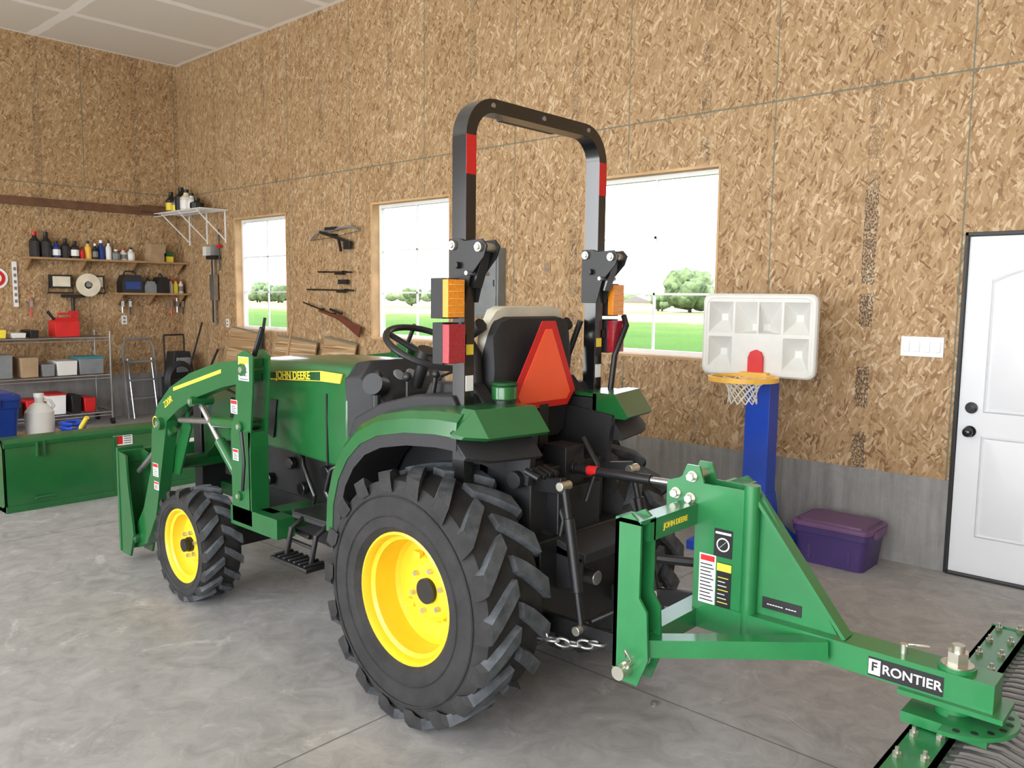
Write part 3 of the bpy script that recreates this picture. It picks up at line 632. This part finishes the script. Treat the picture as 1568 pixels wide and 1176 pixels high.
R_.cyl((HX,Y,.45),(HX,Y,.612),.052,G); R_.cyl((HX,Y,.60),(HX,Y,.615),.045,'zinc'); R_.cyl((HX,Y,.615),(HX,Y,.652),.031,'zinc',seg=6); R_.cyl((HX,Y,.65),(HX,Y,.672),.018,'zinc',seg=12)
R_.cyl((-.73,Y,.59),(-.73,Y,.63),.012,'zinc'); R_.tube([(-.73,Y,.62),(-.69,Y-.02,.64),(-.66,Y-.0,.64),(-.67,Y+.03,.63),(-.73,Y+.01,.625)],.004,'zinc',6)
R_.box(-.70,-.47,Y-.1,Y+.1,.43,.462,G)
bx0,bx1=-.675,-.555
R_.box(bx0,bx1,Y-.95,Y+.95,.41,.425,G); R_.box(bx0,bx0+.012,Y-.95,Y+.95,.35,.425,G); R_.box(bx1-.012,bx1,Y-.95,Y+.95,.35,.425,G)
for k in range(13):
    y=Y-.90+1.80*k/12
    if abs(y-Y)<.12: continue
    for j,x in enumerate((bx0+.028,bx1-.028)):
        yy=y+.03*j
        R_.cyl((x,yy,.425),(x,yy,.437),.013,'zinc',seg=6); R_.cyl((x,yy,.437),(x,yy,.452),.006,'zinc',seg=8)
R_.box(bx0-.005,bx1+.03,Y-.95,Y-.935,.33,.43,G); R_.box(bx0-.005,bx1+.03,Y+.935,Y+.95,.33,.43,G)
for k in range(42):
    y=Y-.92+1.84*k/41
    R_.tube([(-.57,y,.40),(-.51,y,.415),(-.44,y,.42),(-.37,y,.40),(-.31,y,.34),(-.28,y,.24),(-.285,y,.12),(-.32,y,.005)],.0055,'tine_steel',6)
yf=Y-.0565
R_.box(-.815,-.60,yf-.0005,yf+.001,.522,.582,'black'); R_.text('RONTIER',FX((-.688,yf-.001,.551)),.041,'white',.001,.0006)
R_.box(-.813,-.778,yf-.0015,yf,.528,.576,'white'); R_.text('F',FX((-.796,yf-.002,.552)),.040,'black',.0005,.001)
y=Y-.0515
R_.box(-1.415,-1.35,y-.0012,y,.60,.78,'white'); 
for k in range(11): R_.box(-1.41,-1.357-.006*(k%3),y-.002,y-.001,.61+.013*k,.614+.013*k,'black')
R_.box(-1.41,-1.355,y-.002,y-.001,.755,.775,'red')
R_.box(-1.345,-1.29,y-.0012,y,.60,.76,'black'); R_.box(-1.345,-1.29,y-.002,y-.001,.73,.758,'decal_yellow')
for k in range(7): R_.box(-1.34,-1.30-.006*(k%3),y-.002,y-.001,.615+.015*k,.618+.015*k,'decal_yellow' if k%3==0 else 'plastic_white')
R_.box(-1.36,-1.29,y-.0012,y,.78,.88,'black'); R_.cyl((-1.325,y-.001,.825),(-1.325,y-.002,.825),.025,'white'); R_.cyl((-1.325,y-.002,.825),(-1.325,y-.003,.825),.02,'black')
R_.beam((-1.338,y-.003,.812),(-1.312,y-.003,.838),.001,.006,'white',up=(0,1,0)) 
R_.box(-1.355,-1.295,y-.002,y-.001,.862,.87,'white')
R_.box(-1.19,-1.05,Y-.0135,Y-.012,.625,.665,'black'); R_.text('------ ----',FX((-1.12,Y-.015,.645)),.03,'white')
R_.text('JOHN DEERE',FR((-1.4285,Y-.20,.917)),.027,'decal_yellow',.001,.0006)
R_.obj('landscape_rake',bevel=.003)
# ---------------------------------------------------------------- green bucket on floor
b=B(); bx=-6.92; ya,yb=1.88,3.62
outer=[(bx,.0),(bx,.50),(bx-.04,.56),(bx-.14,.57),(bx-.14,.545),(bx-.06,.54),(bx-.03,.49),(bx-.03,.05),(bx-.08,.03),(bx-.52,.03),(bx-.56,.0)]
b.prism(outer,'xz',ya,yb,'green')
for y0,y1 in((ya,ya+.012),(yb-.012,yb)): b.prism([(bx,0),(bx,.5),(bx-.04,.56),(bx-.16,.57),(bx-.46,.12),(bx-.56,0)],'xz',y0,y1,'green')
b.beam((bx+.006,ya+.0,.52),(bx+.006,yb,.52),.012,.03,'green'); b.box(bx,bx+.012,ya,yb,.0,.05,'green'); b.box(bx,bx+.012,ya+.8,ya+.83,.05,.5,'green')
for y0 in(ya+.22,ya+.27): b.box(bx,bx+.04,y0,y0+.012,.42,.53,'green')
b.tube([(bx+.01,ya+.2,.08),(bx+.04,ya+.2,.1),(bx+.04,ya+.34,.1),(bx+.01,ya+.34,.08)],.008,'green')
b.box(bx+.0,bx+.002,ya+.80,ya+.96,.42,.52,'white'); b.box(bx+.002,bx+.003,ya+.81,ya+.88,.43,.5,'red'); 
for k in range(4): b.box(bx+.002,bx+.003,ya+.89,ya+.95,.435+.018*k,.441+.018*k,'black')
b.box(bx,bx+.002,ya+1.45,ya+1.55,.35,.41,'white')
b.obj('loader_bucket',bevel=.005)
# small clutter behind the bucket
b=B(); BZ=.42; b.box(-8.2,-7.55,1.5,2.85,BZ-.04,BZ,'wood_shelf')
for x in(-8.15,-7.6):
    for y in(1.55,2.8): b.box(x-.04,x+.04,y-.04,y+.04,0,BZ-.04,'wood_shelf')
b.obj('low_bench')
def tote(name,x0,x1,y0,y1,z0,hh,m,ml):
    t=B(); cx,cy=(x0+x1)/2,(y0+y1)/2
    def rc(k,z,ins=0):
        a,c=(x1-x0)/2*k-ins,(y1-y0)/2*k-ins; r=.045
        P=[]
        for sx,sy,st in((1,1,0),(-1,1,1),(-1,-1,2),(1,-1,3)):
            for j in range(4):
                an=pi/2*st+pi/2*j/3; P.append((cx+sx*(a-r)+r*cos(an),cy+sy*(c-r)+r*sin(an),z))
        return P
    t.loft([rc(.84,z0),rc(.93,z0+hh*.72)],m); t.loft([rc(.97,z0+hh*.70),rc(.98,z0+hh*.86)],m)
    t.loft([rc(1,z0+hh*.85),rc(1.0,z0+hh*.93),rc(.96,z0+hh*.96),rc(.93,z0+hh*.96),rc(.90,z0+hh*.93),rc(.86,z0+hh*.94),rc(.84,z0+hh*1.0)],ml)
    for sx in(-1,1): t.box(cx+sx*(x1-x0)*.47-.03,cx+sx*(x1-x0)*.47+.03,cy-.09,cy+.09,z0+hh*.74,z0+hh*.9,ml)
    for k in(-.25,.25): t.box(cx+k*(x1-x0)-.012,cx+k*(x1-x0)+.012,y0+.02,y0+.06,z0+.03,z0+hh*.7,m)
    return t.obj(name,bevel=.004,smooth=45)
tote('lidded_bin',-8.1,-7.62,1.72,2.24,BZ,.42,'blue_dark','blue_dark')
tote('storage_tote',-2.15,-1.65,5.05,5.43,0,.285,'purple','purple_lid')
b=B(); b.lathe([(0,0),(0,.1),(.02,.115),(.22,.115),(.28,.07),(.30,.035),(.35,.035),(.35,0)],(-7.85,2.43,BZ),'plastic_white',seg=20)
b.lathe([(.345,0),(.345,.04),(.38,.04),(.38,0)],(-7.85,2.43,BZ),'white',seg=16); b.tube([(-7.85,2.51,BZ+.22),(-7.85,2.55,BZ+.26),(-7.85,2.52,BZ+.31),(-7.85,2.47,BZ+.32)],.015,'plastic_white'); b.obj('plastic_jug')
b=B()
for k in range(3): b.tube([(-7.8+.11*cos(a*.35)*(1-.1*k),2.68+.10*sin(a*.35),BZ+.02+.04*k+.004*sin(a)) for a in range(18)],.016,'blue',6)
b.cyl((-7.72,2.70,BZ+.03),(-7.62,2.74,BZ+.16),.02,'decal_yellow'); b.obj('air_hose')
# ---------------------------------------------------------------- basketball hoop
h=B(); px,py=-2.41,5.12
h.prism([(px-.085,py-.07),(px+.085,py-.07),(px+.085,py+.07),(px-.085,py+.07)],'xy',.1,1.30,'blue')
h.loft([[(px-.34,py-.34,0),(px+.20,py-.34,0),(px+.20,py+.24,0),(px-.34,py+.24,0)],[(px-.34,py-.34,.06),(px+.20,py-.34,.06),(px+.20,py+.24,.06),(px-.34,py+.24,.06)],[(px-.14,py-.14,.2),(px+.11,py-.14,.2),(px+.11,py+.1,.2),(px-.14,py+.1,.2)],[(px-.09,py-.075,.4),(px+.09,py-.075,.4),(px+.09,py+.075,.4),(px-.09,py+.075,.4)]],'blue')
ang=radians(8)
h.M=Matrix.Translation((px+.03,py-.16,1.455))@Matrix.Rotation(ang,4,'Z')
W2,H2=.370,.268
def rrect(w,hh,y,r=.05,n=4):
    P=[]
    for sx,sz,st in((1,1,0),(-1,1,1),(-1,-1,2),(1,-1,3)):
        for j in range(n):
            an=pi/2*st+pi/2*j/(n-1); P.append((sx*(w-r)+r*cos(an),y,sz*(hh-r)+r*sin(an)))
    return P
h.loft([rrect(W2-.02,H2-.02,.05),rrect(W2,H2,.035),rrect(W2,H2,-.012),rrect(W2-.012,H2-.012,-.025),rrect(W2-.03,H2-.03,-.025),rrect(W2-.032,H2-.032,-.018),rrect(W2-.032,H2-.032,.04)],'plastic_white',caps=False)
h.box(-W2+.02,W2-.02,.060,.066,-H2+.02,H2-.02,'plastic_white')
xs=[-.345,-.325,-.165,-.15,-.006,.006,.15,.165,.325,.345]; zs=[-.24,-.215,-.012,.012,.215,.24]
pock=[]
for (x0,x1) in((-.325,-.165),(.165,.325)):
    for z0,z1 in((-.215,-.012),(.012,.215)): pock.append((x0,x1,z0,z1,(x0+x1)/2,(z0+z1)/2))
pock.append((-.15,-.006,.012,.215,-.035,.05)); pock.append((.006,.15,.012,.215,.035,.05))
for i in range(len(xs)-1):
    for j in range(len(zs)-1):
        cx,cz=(xs[i]+xs[i+1])/2,(zs[j]+zs[j+1])/2
        if any(p[0]<cx<p[1] and p[2]<cz<p[3] for p in pock): continue
        h.add([(xs[i],-.022,zs[j]),(xs[i+1],-.022,zs[j]),(xs[i+1],-.022,zs[j+1]),(xs[i],-.022,zs[j+1])],[(0,1,2,3)],'plastic_white')
for x0,x1,z0,z1,cx,cz in pock:
    q=.022
    h.add([(x0,-.022,z0),(x1,-.022,z0),(x1,-.022,z1),(x0,-.022,z1),(cx-q,.056,cz-q),(cx+q,.056,cz-q),(cx+q,.056,cz+q),(cx-q,.056,cz+q)],[(0,1,5,4),(1,2,6,5),(2,3,7,6),(3,0,4,7),(4,5,6,7)],'plastic_white')
h.prism([(-.05+0.0,-.25),(.05,-.25),(.05,-.14),(.035,-.105),(0,-.09),(-.035,-.105),(-.05,-.14)],'xz',-.045,-.023,'red')
h.tube([(.0+.20*cos(2*pi*k/28)*1.0,-.26+.19*sin(2*pi*k/28),-.26) for k in range(28)],.012,'hoop_yellow',8,True)
h.lathe([(-.015,.215),(.015,.215),(.015,.19),(-.015,.19),(-.015,.215)],(0,-.26,-.26),'hoop_yellow','z',28)
h.box(-.09,.09,-.09,-.02,-.285,-.235,'hoop_yellow'); h.box(-.06,.06,.06,.12,-.2,.05,'blue')
for k in range(12):
    for dr in(-1,1):
        P=[]
        for j in range(7):
            t=j/6; a=2*pi*(k+dr*j*.5)/12; rr=[.19,.135,.105,.09,.085,.085,.09][j]; P.append((rr*cos(a),-.26+rr*sin(a),-.265-[0,.012,.035,.06,.09,.12,.15][j]))
        h.tube(P,.005,'net',4)
h.M=Matrix.Identity(4)
h.obj('basketball_hoop',bevel=.003,smooth=25)
# ---------------------------------------------------------------- wall-mounted things (back wall)
b=B(); b.box(-5.50,-5.12,D-.1,D-.001,1.5,2.13,'panel_grey'); b.box(-5.48,-5.14,D-.112,D-.1,1.52,2.11,'panel_grey'); b.box(-5.17,-5.155,D-.118,D-.11,1.78,1.84,'black'); b.cyl((-5.3,D-.05,1.5),(-5.3,D-.05,.9),.018,'panel_grey'); b.obj('electrical_panel',bevel=.004)
b=B(); b.box(-1.67,-1.42,D-.008,D,1.34,1.465,'white')
for k in range(4): b.box(-1.65+.06*k,-1.617+.06*k,D-.014,D-.008,1.37,1.435,'white_paint')
b.obj('light_switch',bevel=.002)
for x,z in((-4.62,1.95),(-10.2,1.3)):
    b=B(); b.box(x-.035,x+.035,D-.008,D,z-.055,z+.055,'wood_shelf' if z>1.5 else 'white'); b.box(x-.015,x+.015,D-.011,D-.008,z+.01,z+.035,'grey_plastic'); b.box(x-.015,x+.015,D-.011,D-.008,z-.035,z-.01,'grey_plastic'); b.obj('power_outlet')
b=B(); b.box(L,L+.008,4.62,4.69,1.26,1.38,'white'); b.box(L+.008,L+.011,4.64,4.67,1.33,1.36,'grey_plastic');b.box(L+.008,L+.011,4.64,4.67,1.28,1.31,'grey_plastic'); b.obj('power_outlet')
b=B(); z=2.78
for k in range(8): b.cyl((-11.4,D-.02-.055*k,z),(-10.1,D-.02-.055*k,z),.005,'white',seg=6)
for k in range(28): b.cyl((-11.4+.048*k,D-.005,z+.006),(-11.4+.048*k,D-.41,z+.006),.004,'white',seg=5)
b.cyl((-11.4,D-.41,z-.04),(-10.1,D-.41,z-.04),.006,'white',seg=6)
for x in(-11.2,-10.7,-10.2): b.tube([(x,D-.40,z-.01),(x,D-.01,z-.38)],.009,'white',6); b.box(x-.012,x+.012,D-.01,D,z-.42,z,'white')
b.obj('wire_shelf')
def bottle(b,x,y,z,h,r,m,cap):
    b.lathe([(0,0),(0,r),(h*.62,r),(h*.76,r*.45),(h*.86,r*.4),(h*.86,0)],(x,y,z),m,seg=10); b.cyl((x,y,z+h*.85),(x,y,z+h),r*.45,cap,seg=10)
    b.lathe([(h*.15,r*1.02),(h*.5,r*1.02)],(x,y,z),random.choice(['white','decal_yellow',m,m,m,'grey_plastic']),seg=10)
b=B()
for k,(m_,hh,r) in enumerate((('black',.3,.07),('grey_plastic',.22,.06),('black',.34,.08),('cream',.3,.08),('plastic_white',.24,.06),('black',.16,.09))): bottle(b,-11.32+.15*k,D-.2,z+.01,hh,r,m_,'black')
b.obj('jugs')
b=B(); b.box(L,L+.05,.5,5.15,2.76,2.86,'wood_brown'); b.cyl((L+.06,4.9,2.84),(L+.06,5.3,2.84),.05,'wood_brown'); b.obj('trim_rail')
def shelf(name,y0,y1,z,dp):
    b=B(); b.box(L,L+dp,y0,y1,z-.025,z,'wood_shelf')
    n=max(2,int((y1-y0)/.6)); 
    for k in range(n+1):
        y=y0+.06+(y1-y0-.12)*k/n; b.prism([(L,z-.025),(L+dp*.8,z-.025),(L,z-.17)],'xz',y-.01,y+.01,'wood_shelf')
    return b.obj(name)
shelf('storage_shelf',3.42,5.48,2.12,.24); shelf('tool_shelf',4.52,5.48,1.69,.26)
b=B(); y=3.5; cols_=['green_dark','black','teal','white','blue_dark','red','cream','blue_dark','black','plastic_white','hoop_yellow','white','grey_plastic','black','grey_plastic']
while y<4.75:
    r=.028+.03*random.random(); hh=.13+.17*random.random(); cm=random.choice(cols_)
    if y<3.75: r=.06; hh=.32; cm=random.choice(['black','green_dark','teal'])
    bottle(b,L+.07+.06*random.random(),y+r,2.12,hh,r,cm,random.choice(['white','black','red','black'])); y+=2*r+.006
b.box(L+.02,L+.2,4.95,5.15,2.12,2.24,'cardboard'); b.box(L+.02,L+.2,4.97,5.17,2.241,2.36,'cardboard'); b.box(L+.02,L+.15,5.2,5.3,2.12,2.2,'decal_yellow'); b.box(L+.02,L+.15,5.2,5.3,2.201,2.27,'green')
b.obj('shelf_bottles')
b=B()
for y0,y1,hh,m_ in((4.56,4.84,.24,'black'),(4.86,5.02,.16,'grey_plastic'),(5.03,5.2,.22,'black')):
    b.prism([(y0,1.69),(y1,1.69),(y1,1.69+hh*.7),(y1-.03,1.69+hh),(y0+.04,1.69+hh),(y0,1.69+hh*.6)],'yz',L+.03,L+.22,m_); b.tube([(L+.12,y0+.06,1.69+hh),(L+.12,y0+.08,1.74+hh),(L+.12,y1-.08,1.74+hh),(L+.12,y1-.05,1.69+hh)],.01,'black',6)
b.box(L+.215,L+.225,4.60,4.8,1.74,1.84,'blue_dark')
for k in range(3): bottle(b,L+.12,5.26+.075*k,1.69,.2,.033,['plastic_white','decal_yellow','cream'][k],'red')
b.obj('tool_cases')
for yy in(3.72,4.12):
    b=B(); b.box(L+.02,L+.1,yy-.0,yy+.26,1.74,1.91,'black'); b.box(L+.1,L+.105,yy+.025,yy+.235,1.76,1.89,'cream'); b.tube([(L+.06,yy,1.83),(L+.06,yy-.02,1.68),(L+.06,yy+.28,1.68),(L+.06,yy+.26,1.83)],.01,'black',6); b.box(L,L+.04,yy+.1,yy+.16,1.88,1.90,'black')
    b.obj('work_light',bevel=.006)
b=B(); b.lathe([(0,.05),(0,.15),(.02,.15),(.02,.05)],(L+.13,4.16,1.785),'cream','x',28); b.cyl((L+.11,4.16,1.785),(L+.155,4.16,1.785),.03,'grey_plastic'); b.obj('polishing_disc')
b=B(); b.cyl((L+.06,3.99,1.15),(L+.06,3.99,1.66),.022,'black'); b.box(L+.02,L+.1,3.86,4.12,1.62,1.66,'black'); b.box(L+.03,L+.09,3.94,4.04,1.25,1.45,'red'); b.cyl((L,3.99,1.64),(L+.06,3.99,1.64),.01,'steel'); b.obj('string_trimmer')
b=B(); b.box(L,L+.02,3.32,3.37,1.5,2.06,'white'); 
for k in range(6): b.box(L+.02,L+.023,3.33,3.36,1.55+.08*k,1.59+.08*k,'grey_plastic')
b.obj('spirit_level')
b=B(); b.lathe([(0,.0),(0,.13),(.015,.13),(.015,0)],(L,3.14,1.85),'white','x',24); b.lathe([(.015,.1),(.018,.1),(.018,.06),(.015,.06)],(L,3.14,1.85),'red','x',24); b.obj('round_sign')
b=B()
for k,y in enumerate((4.62,4.72,5.3,5.38,5.46,3.5)):
    b.cyl((L,y,1.6),(L+.06,y,1.6),.008,'steel',seg=6); b.cyl((L+.05,y,1.62),(L+.05,y,1.42-.03*(k%3)),.010,['steel','black','red'][k%3],seg=6); b.box(L+.03,L+.06,y-.02,y+.02,1.5,1.58,'steel')
b.obj('hanging_hand_tools')
rk=B(); rx0,rx1=L+.1,L+.6; ry0,ry1=2.6,4.22
for x in(rx0,rx1):
    for y in(ry0,ry1): rk.cyl((x,y,.08),(x,y,1.2),.014,'steel',seg=8); rk.lathe([(-.02,0),(-.02,.04),(.02,.04),(.02,0)],(x,y,.04),'black','y',12)
for z in(.16,.64,1.12):
    for x in(rx0,rx1): rk.cyl((x,ry0,z),(x,ry1,z),.008,'steel',seg=6); rk.cyl((x,ry0,z-.04),(x,ry1,z-.04),.006,'steel',seg=6)
    for y in(ry0,ry1): rk.cyl((rx0,y,z),(rx1,y,z),.008,'steel',seg=6)
    for k in range(40): y=ry0+(ry1-ry0)*k/39; rk.cyl((rx0,y,z+.008),(rx1,y,z+.008),.004,'steel',seg=4)
rk.obj('wire_rack')
b=B()
def bx(y,w,z,hh,m,x0=.2,x1=.55,lid=None):
    b.prism([(y+.01,z),(y+w-.01,z),(y+w,z+hh),(y,z+hh)],'yz',L+x0,L+x1,m)
    if lid: b.box(L+x0-.01,L+x1+.01,y-.008,y+w+.008,z+hh,z+hh+.02,lid)
z=1.135
for a in((2.7,.2,.08,'cream'),(2.95,.12,.1,'decal_yellow'),(3.12,.16,.06,'plastic_white'),(3.32,.1,.09,'black')): bx(a[0],a[1],z,a[2],a[3])
z=.655
for a in((2.7,.2,.2,'black'),(2.95,.17,.28,'panel_grey'),(3.2,.2,.24,'cardboard'),(3.43,.15,.15,'grey_plastic'),(3.6,.24,.18,'plastic_white')): bx(a[0],a[1],z,a[2],a[3])
bx(3.86,.3,z,.2,'grey_plastic',lid='teal')
z=.175
for a in((2.68,.25,.22,'blue_dark'),(2.98,.22,.18,'black'),(3.24,.2,.2,'red'),(3.75,.12,.22,'black'),(3.9,.14,.18,'red')): bx(a[0],a[1],z,a[2],a[3])
bx(3.47,.22,z,.24,'white',lid='red')
b.obj('rack_boxes',bevel=.006)
b=B(); b.loft([[(L+.25,3.62,1.135),(L+.5,3.62,1.135),(L+.5,3.9,1.135),(L+.25,3.9,1.135)],[(L+.25,3.62,1.32),(L+.5,3.62,1.32),(L+.5,3.9,1.32),(L+.25,3.9,1.32)],[(L+.3,3.68,1.37),(L+.45,3.68,1.37),(L+.45,3.86,1.37),(L+.3,3.86,1.37)]],'red'); b.tube([(L+.37,3.70,1.36),(L+.37,3.70,1.42),(L+.37,3.84,1.42),(L+.37,3.84,1.36)],.014,'red',6); b.cyl((L+.37,3.66,1.34),(L+.37,3.58,1.45),.018,'black'); b.obj('gas_can',bevel=.01)
b=B(); x=L+.16
b.tube([(x+.14,4.55,0),(x,4.55,.95),(x-.01,4.6,1.06),(x-.01,4.92,1.06),(x,4.97,.95),(x+.14,4.97,0)],.016,'grey_plastic',8)
b.tube([(x+.2,4.60,0),(x+.04,4.60,.8)],.012,'steel',6); b.tube([(x+.2,4.92,0),(x+.04,4.92,.8)],.012,'steel',6)
for z in(.25,.5,.75): b.box(x+.08-z*.1,x+.17-z*.1,4.57,4.95,z,z+.025,'grey_plastic')
b.obj('step_stool')
b=B(); wx,wy=L+.62,5.05
b.box(wx-.2,wx+.15,wy-.1,wy+.28,.08,.55,'black_plastic'); b.prism([(wy-.08,.55),(wy+.26,.55),(wy+.2,.9),(wy-.02,.9)],'yz',wx-.18,wx+.05,'black_plastic'); b.box(wx+.05,wx+.07,wy,wy+.2,.62,.82,'grey_plastic')
for sy in(-.13,.31): b.lathe([(-.03,0),(-.03,.14),(.03,.14),(.03,0)],(wx-.1,wy+sy,.14),'black','y',24)
for sy in(-.05,.23): b.tube([(wx-.18,wy+sy,.5),(wx-.2,wy+sy,1.12)],.014,'black',6)
b.tube([(wx-.2,wy-.05,1.12),(wx-.2,wy+.23,1.12)],.014,'black',6)
b.tube([(wx+.15,wy-.05,.08),(wx+.12,wy+.35,1.3)],.014,'black',6)
for k in range(5): b.tube([(wx+.18+.012*k,wy-.02+(.2-.01*k)*cos(2*pi*j/20),.52+(.26-.012*k)*sin(2*pi*j/20)) for j in range(20)],.015,'black',6,True)
b.obj('pressure_washer',bevel=.01)
b=B(); x=-10.45
b.cyl((x,D-.05,1.25),(x,D-.05,2.25),.014,'steel',seg=8); b.cyl((x-.05,D-.05,1.3),(x-.04,D-.05,2.2),.012,'black',seg=8); b.box(x-.12,x+.12,D-.1,D-.03,2.15,2.2,'black'); b.box(x-.16,x-.06,D-.12,D-.03,2.2,2.32,'plastic_white'); b.box(x+.02,x+.1,D-.1,D-.03,2.2,2.34,'grey_plastic')
b.box(x-.05,x+.06,D-.09,D-.03,1.6,1.95,'steel'); b.cyl((x,D,2.17),(x,D-.08,2.17),.012,'steel',seg=6); b.cyl((x+.14,D-.04,2.0),(x+.14,D-.04,2.55),.01,'black',seg=6); b.box(x+.1,x+.18,D-.06,D-.02,2.3,2.34,'red')
b.obj('hanging_garden_tools')
# crossbow
b=B(); y=D-.06
b.beam((-7.95,y,2.40),(-7.38,y,2.26),.03,.035,'black',up=(0,1,0)); b.tube([(-8.15,y,2.31),(-8.05,y,2.38),(-7.9,y,2.41),(-7.7,y,2.41),(-7.5,y,2.43),(-7.35,y,2.43),(-7.24,y,2.38)],.012,'grey_plastic',6)
b.tube([(-8.15,y,2.31),(-7.7,y,2.33),(-7.24,y,2.38)],.004,'black',4); b.box(-7.5,-7.38,y-.015,y+.015,2.19,2.27,'black'); b.box(-7.85,-7.65,y-.015,y+.015,2.41,2.445,'black'); b.beam((-7.60,y,2.30),(-7.56,y,2.17),.025,.025,'black',up=(0,1,0)); b.cyl((-7.7,D-.001,2.36),(-7.7,y-.03,2.36),.010,'black',seg=6)
b.obj('crossbow',bevel=.003)
b=B()
for z,x0,x1 in((1.95,-8.02,-7.38),(1.75,-8.25,-7.35)):
    b.cyl((x0,D-.05,z),(x1,D-.05,z-.01),.009,'black',seg=6); b.box(x1-.3,x1-.15,D-.065,D-.035,z-.035,z+.0,'black'); 
    for x in(x0+.15,x1-.15): b.cyl((x,D,z),(x,D-.07,z),.008,'black',seg=6)
b.box(-7.62,-7.46,D-.065,D-.035,1.81,1.86,'black'); b.obj('hanging_bow')
def rifle(name,x0,z0,x1,z1):
    b=B(); p0=V((x0,D-.07,z0)); p1=V((x1,D-.07,z1)); 
    b.cyl(p0,p0.lerp(p1,.65),.010,'black',seg=8); d=(p1-p0).normalized(); n=V((-d.z,0,d.x)); n=n if n.z>0 else -n
    def P(t,o): q=p0.lerp(p1,t)+n*o; return (q.x,q.z)
    b.prism([P(.3,-.01),P(.62,.015),P(.72,.015),P(.82,-.01),P(1,-.015),P(1.0,-.13),P(.8,-.07),P(.7,-.045),P(.6,-.03),P(.3,-.03)],'xz',D-.085,D-.055,'gunwood')
    b.cyl(p0.lerp(p1,.48)+n*.045,p0.lerp(p1,.68)+n*.045,.015,'black',seg=10)
    q=p0.lerp(p1,.5); b.cyl(q,q+V((0,.069,0)),.01,'black',seg=6); q=p0.lerp(p1,.3); b.cyl(q,q+V((0,.069,0)),.01,'black',seg=6)
    b.obj(name,bevel=.003)
rifle('rifle',-8.30,1.60,-7.20,1.36)
for x0,x1,h0 in((-10.1,-9.25,1.27),(-9.0,-8.05,1.20),(-8.0,-7.3,1.22)):
    b=B(); b.loft([[(x0,D-.30,0),(x1,D-.30,0),(x1,D-.28,0),(x0,D-.28,0)],[(x0+.12,D-.06,h0),(x1,D-.06,h0-.06),(x1,D-.04,h0-.06),(x0+.12,D-.04,h0)]],'osb_y'); b.obj('osb_offcut')
b=B(); b.cyl((-8.2,D-.55,0),(-8.1,D-.33,1.45),.014,'wood_shelf',seg=8); b.box(-8.3,-8.1,D-.62,D-.5,0,.3,'black'); b.cyl((-10.6,D-.4,0),(-10.3,D-.1,.95),.016,'black',seg=8); b.cyl((-9.1,D-.35,0),(-9.1,D-.1,1.4),.02,'black_plastic',seg=8); b.obj('shovel')
b=B(); b.cyl((-1.73,2.79,.0),(-1.73,2.79,.018),.010,'steel',seg=6); b.cyl((-1.73,2.79,.0),(-1.73,2.79,.006),.014,'steel',seg=12); b.obj('loose_bolt')
# ---------------------------------------------------------------- light
w=bpy.data.worlds.new('World'); scene.world=w; w.use_nodes=True; nt=w.node_tree
bg=nt.nodes['Background']; tc=N(nt,'ShaderNodeTexCoord'); sp=N(nt,'ShaderNodeSeparateXYZ'); nt.links.new(tc.outputs['Generated'],sp.inputs[0])
cr=ramp(nt,sp.outputs[2],[(0,(.97,.98,1)),(.3,(.82,.90,1)),(1,(.60,.76,1))]); nt.links.new(cr,bg.inputs[0]); bg.inputs[1].default_value=4.4
s=bpy.data.lights.new('sun','SUN'); s.energy=12; s.angle=.02; s.color=(1,.96,.90); so=bpy.data.objects.new('sun',s); COL.objects.link(so)
so.rotation_euler=V((.15,.42,-1)).to_track_quat('-Z','Y').to_euler()
def area(name,loc,sx,sy,e,dirv,col=(.96,.98,1)):
    a=bpy.data.lights.new(name,'AREA'); a.shape='RECTANGLE'; a.size=sx; a.size_y=sy; a.energy=e; a.color=col
    o=bpy.data.objects.new(name,a); COL.objects.link(o); o.location=loc; o.rotation_euler=V(dirv).to_track_quat('-Z','Z').to_euler(); return o
area('garage_door_daylight',(.2,YB-.3,2.1),6.6,4.1,420,(0,1,.2))
area('garage_door_daylight',(-6.5,YB-.3,1.9),4.1,3.6,340,(0,1,.2))
# ---------------------------------------------------------------- camera
f,pit,rol,yaw=1246.1,.1056,.0110,.7404
F=V((-sin(yaw)*cos(pit),cos(yaw)*cos(pit),-sin(pit))); R0=V((cos(yaw),sin(yaw),0)); U0=R0.cross(F)
Rv=R0*cos(rol)+U0*sin(rol); U=-R0*sin(rol)+U0*cos(rol)
cam=bpy.data.cameras.new('camera'); cam.sensor_width=36; cam.lens=f/1568*36; cam.clip_end=2000
co=bpy.data.objects.new('camera',cam); COL.objects.link(co)
M=Matrix((Rv,U,-F)).transposed().to_4x4(); M.translation=V((0,0,1.68)); co.matrix_world=M
scene.camera=co
scene.view_settings.view_transform='Standard'
